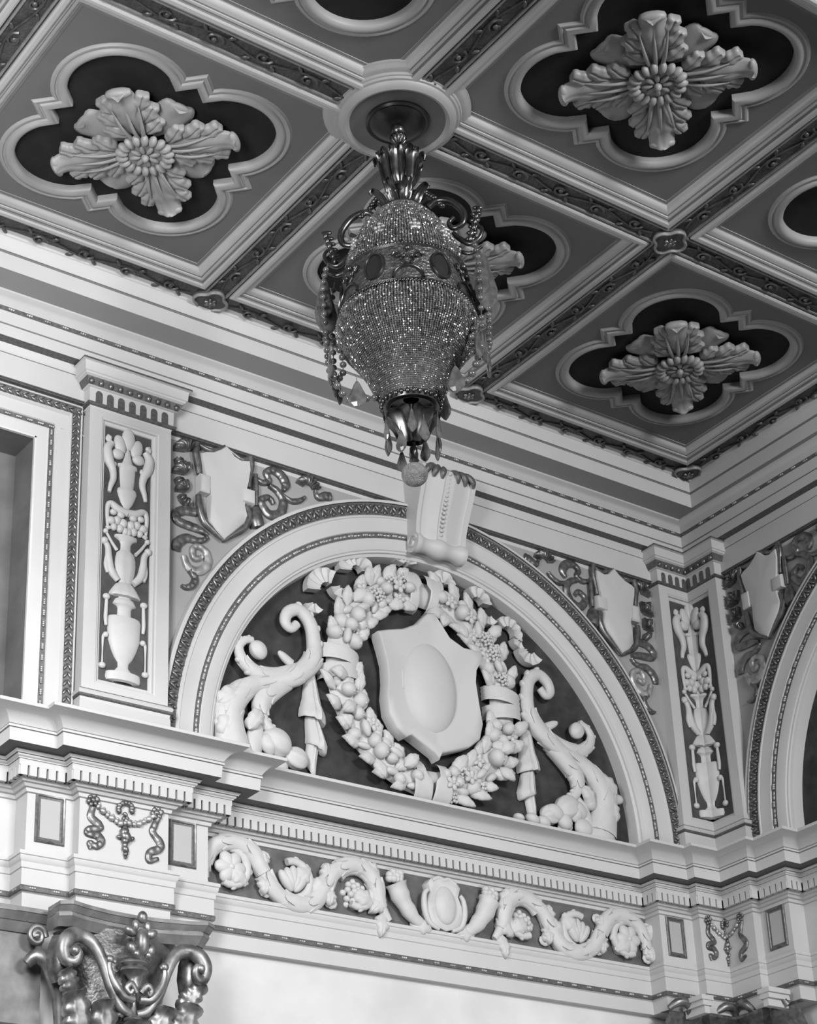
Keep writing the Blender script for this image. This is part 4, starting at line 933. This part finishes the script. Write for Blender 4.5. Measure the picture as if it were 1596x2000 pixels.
# pierced brass band between the two rope rings
w = M(); w.lathe([(.318, -1.05), (.326, -1.12), (.336, -1.20), (.346, -1.30)], n=72); build('band', w, mat('band_brass', .10, .35, .8, v2=.22, scale=30, bump=.6, bscale=60), t, LF, 60)
w = M(); w.lathe([(.322, -1.052), (.330, -1.06), (.322, -1.07)], n=72); w.lathe([(.346, -1.285), (.356, -1.292), (.350, -1.30)], n=72); build('band_edge', w, BRASS, t, LF, 60)
for i in range(6):
    a = R_(-90 + 33 + 60 * i); zc = -1.18; w = M(); v = M(); n = 28
    def sp(u, z, o): return CP(.3365 + (z + 1.18) * -.11 + o, a + u / .336, z)
    pts = [(.052 * cos(2 * PI * q / n), zc + .078 * sin(2 * PI * q / n)) for q in range(n)]
    w.tube([sp(u, z, .006) + (.0085,) for u, z in pts], 1, 6, closed=True, sub=1, up=(cos(a), sin(a), 0)); o = build('oval_rim', w, BRASS, t, LF, 60)
    v.add([sp(0, zc, .004)] + [sp(u, z, .004) for u, z in pts], [[0, 1 + q, 1 + (q + 1) % n] for q in range(n)]); lab(build('oval_opening', v, DARK, o, LF, 60), 'dark oval opening')
    a2 = a + R_(30); w = M()
    def s2(u, z, o): return CP(.3365 + (z + 1.18) * -.11 + o, a2 + u / .336, z)
    w.tube([s2(.075 * cos(x), -1.285 + .075 * sin(x), .006) + (.007,) for x in [PI * q / 12 for q in range(13)]], 1, 6, sub=1); build('arch_rim', w, BRASS, t, LF, 60)
    w = M(); 
    for sg in (-1, 1):
        w.tube([s2(sg * (.012 + .055 * q / 11 * (1 + .3 * sin(q))), -1.20 + .10 * q / 11, .006) + (.007 * (1.15 - q / 12),) for q in range(12)], 1, 6, sub=1)
        w.tube([s2(sg * (.055 + .022 * cos(q * .7) * (1 - q / 12)), -1.14 + .026 * sin(q * .7) * (1 - q / 12), .006) + (.006,) for q in range(10)], 1, 6, sub=1)
        w.ball(s2(sg * .02, -1.15, .008), (.012, .012, .012), n=8, m=6)
    w.ball(s2(0, -1.10, .010), (.016, .016, .018), n=10, m=6); build('filigree', w, BRASS, t, LF, 60)
for i in range(10):                          # little crosses of brass on the upper netting
    a = R_(-90 + 12 + 36 * i); r, z = prof_at(PROF, .72); w = M()
    for dx, dz in ((0, 0), (.02, 0), (-.02, 0), (0, .02), (0, -.022), (.014, -.026), (-.014, -.026)): w.ball(CP(r + .006, a + dx / r, z + dz), (.0125, .0125, .0125), n=8, m=5)
    build('star_ornament', w, GILT, t, LF, 60)
# bottom rim, leaf cup, finial and ball
w = M(); w.lathe([(.142, -1.82), (.150, -1.83), (.142, -1.845), (.122, -1.85), (.112, -1.846), (.108, -1.835), (.10, -1.80), (.04, -1.79)], n=48); build('bottom_rim', w, BRASS, t, LF, 40)
w = M()
for i in range(30): 
    a = 2 * PI * i / 30; w.ball(CP(.150, a, -1.825), (.014, .012, .017), a, n=8, m=6)
build('rim_leaves', w, BRASS, t, LF, 60)
w = M(); w.lathe([(.012, -1.78), (.012, -1.86), (.024, -1.875), (.024, -1.895), (.014, -1.91), (.018, -1.96), (.026, -2.0), (.018, -2.03), (.012, -2.06), (.02, -2.075), (.02, -2.10), (.012, -2.115), (.026, -2.145), (.01, -2.16)], n=16); w.ball((0, 0, -1.885), (.028, .028, .026), n=14, m=8); build('finial_stem', w, BRASS, t, LF, 60)
for i in range(6):
    a = i * PI / 3 + R_(-60)
    vleaf([(.03, -2.045, .4), (.05, -2.01, .9), (.075, -1.95, 1.1), (.105, -1.905, 1.1), (.130, -1.895, .7), (.140, -1.91, .2)], a, .052, 'cup_leaf', flute=.04)
w = M(); w.ball((0, 0, -2.225), (.066, .066, .062), n=28, m=18); lab(build('finial_ball', w, mat('beaded_ball', .34, .35, .3, v2=.16, scale=30, bump=.8, bscale=140), t, LF, 60), 'round beaded ball')
def pendant(x, y, z, L, W, a, nm='crystal_drop', flat=.45, par=None):
    w = M(); ca, sa = cos(a), sin(a); rows = []
    for f, q in ((0, .10), (.12, .34), (.35, .62), (.62, 1.0), (.80, .88), (.93, .45), (1, .03)):
        rows.append([(x + (W * q * cos(2 * PI * j / 8)) * -sa + W * q * flat * sin(2 * PI * j / 8) * ca, y + W * q * cos(2 * PI * j / 8) * ca + W * q * flat * sin(2 * PI * j / 8) * sa, z - L * f) for j in range(8)])
    w.grid(rows, True); w.tube([(x, y, z + .022, .002), (x, y, z - .002, .002)], 1, 5, sub=1); return build(nm, w, CRYS, par or t, LF, 0)
for i in range(6):                           # drops from the leaf cup: inner ring of hooks
    a = i * PI / 3 + R_(-90); x, y, z = CP(.150, a, -1.915)
    w = M(); w.tube([CP(.10, a, -1.93) + (.005,), CP(.13, a, -1.905) + (.006,), CP(.150, a, -1.912) + (.005,)], 1, 6); hk = build('hook', w, BRASS, t, LF, 60)
    pendant(x, y, z - .02, .135, .024, a, par=hk)
for i in range(6):
    a = i * PI / 3 + R_(-60); x, y, z = CP(.118, a, -1.965); pendant(x, y, z - (.06 if i % 2 else .0), .13, .032, a)
# scroll brackets carrying crystal plates, leaf sprigs and bead festoons
def chain(P, nm='bead_chain', rad=.0165, gap=.036):
    Q = smooth(P, 8); w = M(); acc = 0; last = None
    for a, b in zip(Q, Q[1:]):
        d = math.dist(a[:3], b[:3]); acc += d
        if acc >= gap: w.ball(b[:3], (rad, rad, rad), n=10, m=7); acc = 0
    w.tube([p[:3] + (.003,) for p in P], 1, 5); build(nm, w, CRYS, t, LF, 50)
for a in (R_(172), R_(-14), R_(80)):
    def q(r, z, o=0.): return CP(r, a + o, z)
    w = M(); w.tube([q(.15, -.62) + (.016,), q(.20, -.59) + (.018,), q(.275, -.62) + (.019,), q(.33, -.70) + (.019,), q(.325, -.77) + (.017,), q(.275, -.79) + (.015,), q(.25, -.75) + (.013,), q(.28, -.72) + (.012,)], 1, 8, up=q(1, 0, PI / 2)); build('scroll_bracket', w, BRASS, t, LF, 60)
    w = M(); w.tube([q(.27, -.82) + (.014,), q(.31, -.87) + (.016,), q(.36, -.91) + (.015,), q(.41, -.88) + (.012,), q(.425, -.83) + (.010,), q(.40, -.80) + (.009,), q(.385, -.83) + (.008,)], 1, 8, up=q(1, 0, PI / 2)); w.tube([q(.31, -.95) + (.012,), q(.36, -.97) + (.011,), q(.42, -.94) + (.009,)], 1, 8, up=q(1, 0, PI / 2)); build('scroll_bracket', w, BRASS, t, LF, 60)
    w = M()
    for k_ in range(6):
        f = k_ / 5; w.ball(q(.36 + .05 * f, -.88 + .19 * f, .0), (.030, .013, .014), n=8, m=5)
        for o in (-.07, .07): w.ball(q(.365 + .05 * f, -.89 + .18 * f, o * (1 - f * .6)), (.013, .012, .026), n=8, m=5)
    build('leaf_sprig', w, BRASS, t, LF, 60)
    w = M()
    for k_ in range(9):
        f = k_ / 8; w.ball(q(.12 + .10 * f, -.50 - .12 * f, .05 * sin(k_)), (.018, .014, .014), n=8, m=5)
    build('leaf_sprig', w, BRASS, t, LF, 60)
    for o, z, L, W in ((0, -.98, .36, .062), (-.16, -1.02, .26, .045), (.16, -1.02, .26, .045)):
        x, y, zz = q(.425, z, o); pendant(x, y, zz, L, W, a + PI / 2 + .5, 'crystal_plate', .22)
    chain([q(.40, -.95, -.22), q(.43, -1.10, -.25), q(.425, -1.30, -.24), q(.415, -1.50, -.2)]); chain([q(.40, -.95, .22), q(.43, -1.10, .25), q(.425, -1.30, .24), q(.415, -1.50, .2)])
    chain([q(.43, -1.28, .02), q(.425, -1.42, .03), q(.415, -1.56, .02), q(.40, -1.64, .0)])
    for o in (-.28, -.14, .0, .14, .28):
        x, y, zz = q(.405, -1.50 - .03 * abs(o * 4 % 1), o); pendant(x, y, zz, .17, .034, a + o, 'crystal_drop', .4)
    sg = 1 if a < 1 else -1
    x, y, zz = q(.275, -1.70, -.35 * sg); pendant(x, y, zz, .16, .05, a + PI / 2, 'crystal_drop', .35)
    chain([q(.41, -1.56, -.2 * sg), q(.385, -1.66, -.2 * sg), q(.34, -1.76, -.22 * sg), q(.29, -1.80, -.25 * sg), q(.22, -1.79, -.3 * sg), q(.17, -1.79, -.35 * sg)], rad=.020, gap=.044)
    chain([q(.37, -1.42, -.12 * sg), q(.34, -1.52, -.1 * sg), q(.35, -1.62, -.05 * sg), q(.40, -1.58, .05)], rad=.018, gap=.04)
# ------------------------------------------------------------------ gilded capitals at the bottom edge
def volute(w, pts, flat=.8, up=(0, 0, 1)): w.tube(pts, flat, 10, up=up)
CC = .26
def CL(x, y, c=CC): return on(FA, x / 2.85, 1300 + y / 2.85, c)
cx0 = -4.305
t = thing('gilded_capital', 'gilded composite capital with scrolls and leaves at lower left', 'capital', FA, cx0, -4.6, .0)
w = M()
ab = [(-.46, .16), (-.46, .30), (-.40, .335), (-.30, .30), (-.15, .268), (0, .258), (.15, .268), (.30, .30), (.40, .335), (.46, .30), (.46, .16)]
for (z0, z1, o0, o1) in ((-3.905, -3.925, .0, .0), (-3.925, -3.955, -.004, -.03), (-3.955, -3.975, -.035, -.035), (-3.975, -4.02, -.035, -.075)):
    rows = [[(cx0 + x * (1 + o0 * .8), z0, c + o0) for x, c in ab], [(cx0 + x * (1 + o1 * .8), z1, c + o1) for x, c in ab]]; w.grid(rows)
w.add([(cx0 + x, -3.905, c) for x, c in ab], [list(range(11))]); build('abacus', w, ABACUS, t, FA, 30)
w = M(); w.half([(-3.99, .36), (-4.05, .34), (-4.2, .30), (-4.4, .27), (-4.62, .26), (-4.9, .26)], cx0, .02, .62, 20); build('bell', w, mat('bell_gilding', .22, .4, .6, v2=.10, scale=14, bump=.3), t, FA, 60)
for sg in (-1, 1):
    X_ = lambda x: cx0 + sg * x * (.90 if sg > 0 else .97)
    w = M(); volute(w, [(X_(.02), -4.44, .26, .020), (X_(.08), -4.42, .27, .026), (X_(.15), -4.33, .28, .028), (X_(.20), -4.20, .28, .032), (X_(.26), -4.10, .27, .036), (X_(.34), -4.065, .27, .040), (X_(.41), -4.09, .29, .044), (X_(.445), -4.15, .30, .042), (X_(.43), -4.215, .30, .036), (X_(.385), -4.22, .31, .030), (X_(.365), -4.185, .32, .024), (X_(.385), -4.155, .325, .02)])
    w.ball((X_(.395), -4.17, .325), (.028, .028, .03)); build('volute', w, CAPG, t, FA, 60)
    w = M(); w.half([(-4.06, .04), (-4.12, .06), (-4.2, .068), (-4.27, .055), (-4.31, .03)], X_(.41), .17, 1.3, 14); build('volute_cheek', w, BRONZE, t, FA, 60)
    w = M(); volute(w, [(X_(.02), -4.37, .29, .022), (X_(.09), -4.36, .30, .026), (X_(.15), -4.29, .30, .022), (X_(.175), -4.22, .30, .016), (X_(.165), -4.185, .30, .014), (X_(.140), -4.19, .30, .012)])
    volute(w, [(X_(.015), -4.34, .31, .016), (X_(.05), -4.30, .32, .018), (X_(.078), -4.325, .32, .016), (X_(.06), -4.352, .325, .012), (X_(.045), -4.335, .33, .010)]); w.ball((X_(.172), -4.18, .30), (.024, .024, .02)); build('tendril', w, CAPG, t, FA, 60)
    for x, b, d, L, W in ((.14, -4.68, 80, .30, .085), (.27, -4.62, 70, .28, .09), (.33, -4.38, 55, .16, .06)):
        w = M(); w.leaf((X_(x), b, .22), R_(d) if sg > 0 else PI - R_(d), L, W, 4, .03, .05, .06, 16, 8, scal=.25, th=.03); build('acanthus_leaf', w, CAPG, t, FA, 60)
w = M(); w.leaf((cx0, -4.80, .24), PI / 2, .32, .10, 4, .03, .05, .08, 16, 8, scal=.25, th=.03); build('acanthus_leaf', w, CAPG, t, FA, 60)
w = M(); w.half([(-4.14, .02), (-4.16, .075), (-4.175, .080), (-4.19, .060), (-4.20, .075), (-4.215, .08), (-4.235, .05), (-4.26, .03), (-4.30, .045), (-4.33, .02), (-4.37, .015), (-4.44, .018), (-4.47, .055), (-4.48, .05)], cx0, .25, .9, 14); build('vase', w, CAPG, t, FA, 60)
w = M(); w.ball((cx0, -4.075, .335), (.075, .042, .04), PI / 2); 
for sg in (-1, 1):
    w.ball((cx0 + sg * .055, -4.11, .325), (.035, .028, .026), PI / 2 - sg * .5); w.ball((cx0 + sg * .062, -4.02, .32), (.038, .026, .026), sg * .5); w.ball((cx0 + sg * .035, -3.985, .325), (.030, .02, .02), PI / 2)
w.ball((cx0 + .005, -3.935, .325), (.034, .028, .026), PI / 2); w.ball((cx0 - .03, -4.14, .33), (.02, .02, .02)); w.ball((cx0 + .04, -4.14, .33), (.02, .02, .02)); build('flower', w, CAPG, t, FA, 60)
t = thing('side_capital', 'gilded capital with a spiral scroll, cut by the left edge', 'capital', FA, -4.85, -4.4, 0)
sx, sy = CL(205, 1505, .10)
w = M(); w.tube([(sx + .052 * (1 - q / 22) * cos(q * .62), sy + .058 * (1 - q / 22) * sin(q * .62), .10, .017) for q in range(17)], 1, 8, sub=2); w.ball((sx, sy, .10), .022); build('scroll', w, CAPG, t, FA, 60)
w = M(); w.tube([CL(150, 1660, .1) + (.1, .03), CL(190, 1625, .1) + (.12, .04), CL(250, 1660, .1) + (.13, .045), CL(300, 1760, .1) + (.12, .045), CL(330, 1860, .1) + (.1, .04), CL(345, 2000, .1) + (.08, .035)], .9, 10); build('curved_leaf', w, CAPG, t, FA, 60)
w = M(); a0, b0 = CL(100, 1320, .08); a1, b1 = CL(300, 1400, .08)
for z0, z1, c0_, c1_ in ((-3.905, -3.93, .12, .12), (-3.93, -3.97, .115, .08), (-3.97, -4.02, .075, .04)): w.add([(-5.4, z0, c0_), (-4.72, z0, c0_), (-4.72, z1, c1_), (-5.4, z1, c1_)], [[0, 1, 2, 3]])
w.box(-5.4, -4.73, -4.5, -4.0, -.1, .03); build('abacus', w, ABACUS, t, FA, 30)
t = thing('corner_capital', 'dark capital with pale abacus horns in the corner at the bottom edge', 'capital', FA, .25, -4.2, 0)
w = M(); w.sweep([(-.33, .44), (-.01, .44), (-.01, .37), (.23, .37), (.23, .12), (.30, .12), (.30, -.15)], [(c, ZC + b) for c, b in ((-.05, -3.90), (.03, -3.905), (.03, -3.925), (.0, -3.95), (-.01, -3.97), (-.05, -4.05), (-.06, -4.4))]); build('abacus', w, BRONZE, t, FW, 30)
for F, u, v in ((FA, 1378, 1958), (FB, 1497, 1944)):
    a, b = on(F, u, v, .27); w = M()
    for z, hw, h in ((.030, .052, .016), (.008, .038, .010), (-.012, .042, .010), (-.045, .022, .026)): w.box(a - hw, a + hw, b + z - h, b + z + h, .10, .27 + hw * .5)
    build('horn', w, PAINT, t, F, 20)
for F, u, v in ((FA, 1330, 1965), (FA, 1420, 1975), (FB, 1455, 1968), (FB, 1520, 1955)):
    a, b = on(F, u, v, .12); w = M(); w.tube([(a - .09, b - .02, .1, .02), (a - .03, b + .02, .14, .03), (a + .04, b + .01, .15, .03), (a + .08, b - .05, .12, .025)], .9, 8); build('leaf_scroll', w, BRONZE, t, F, 60)
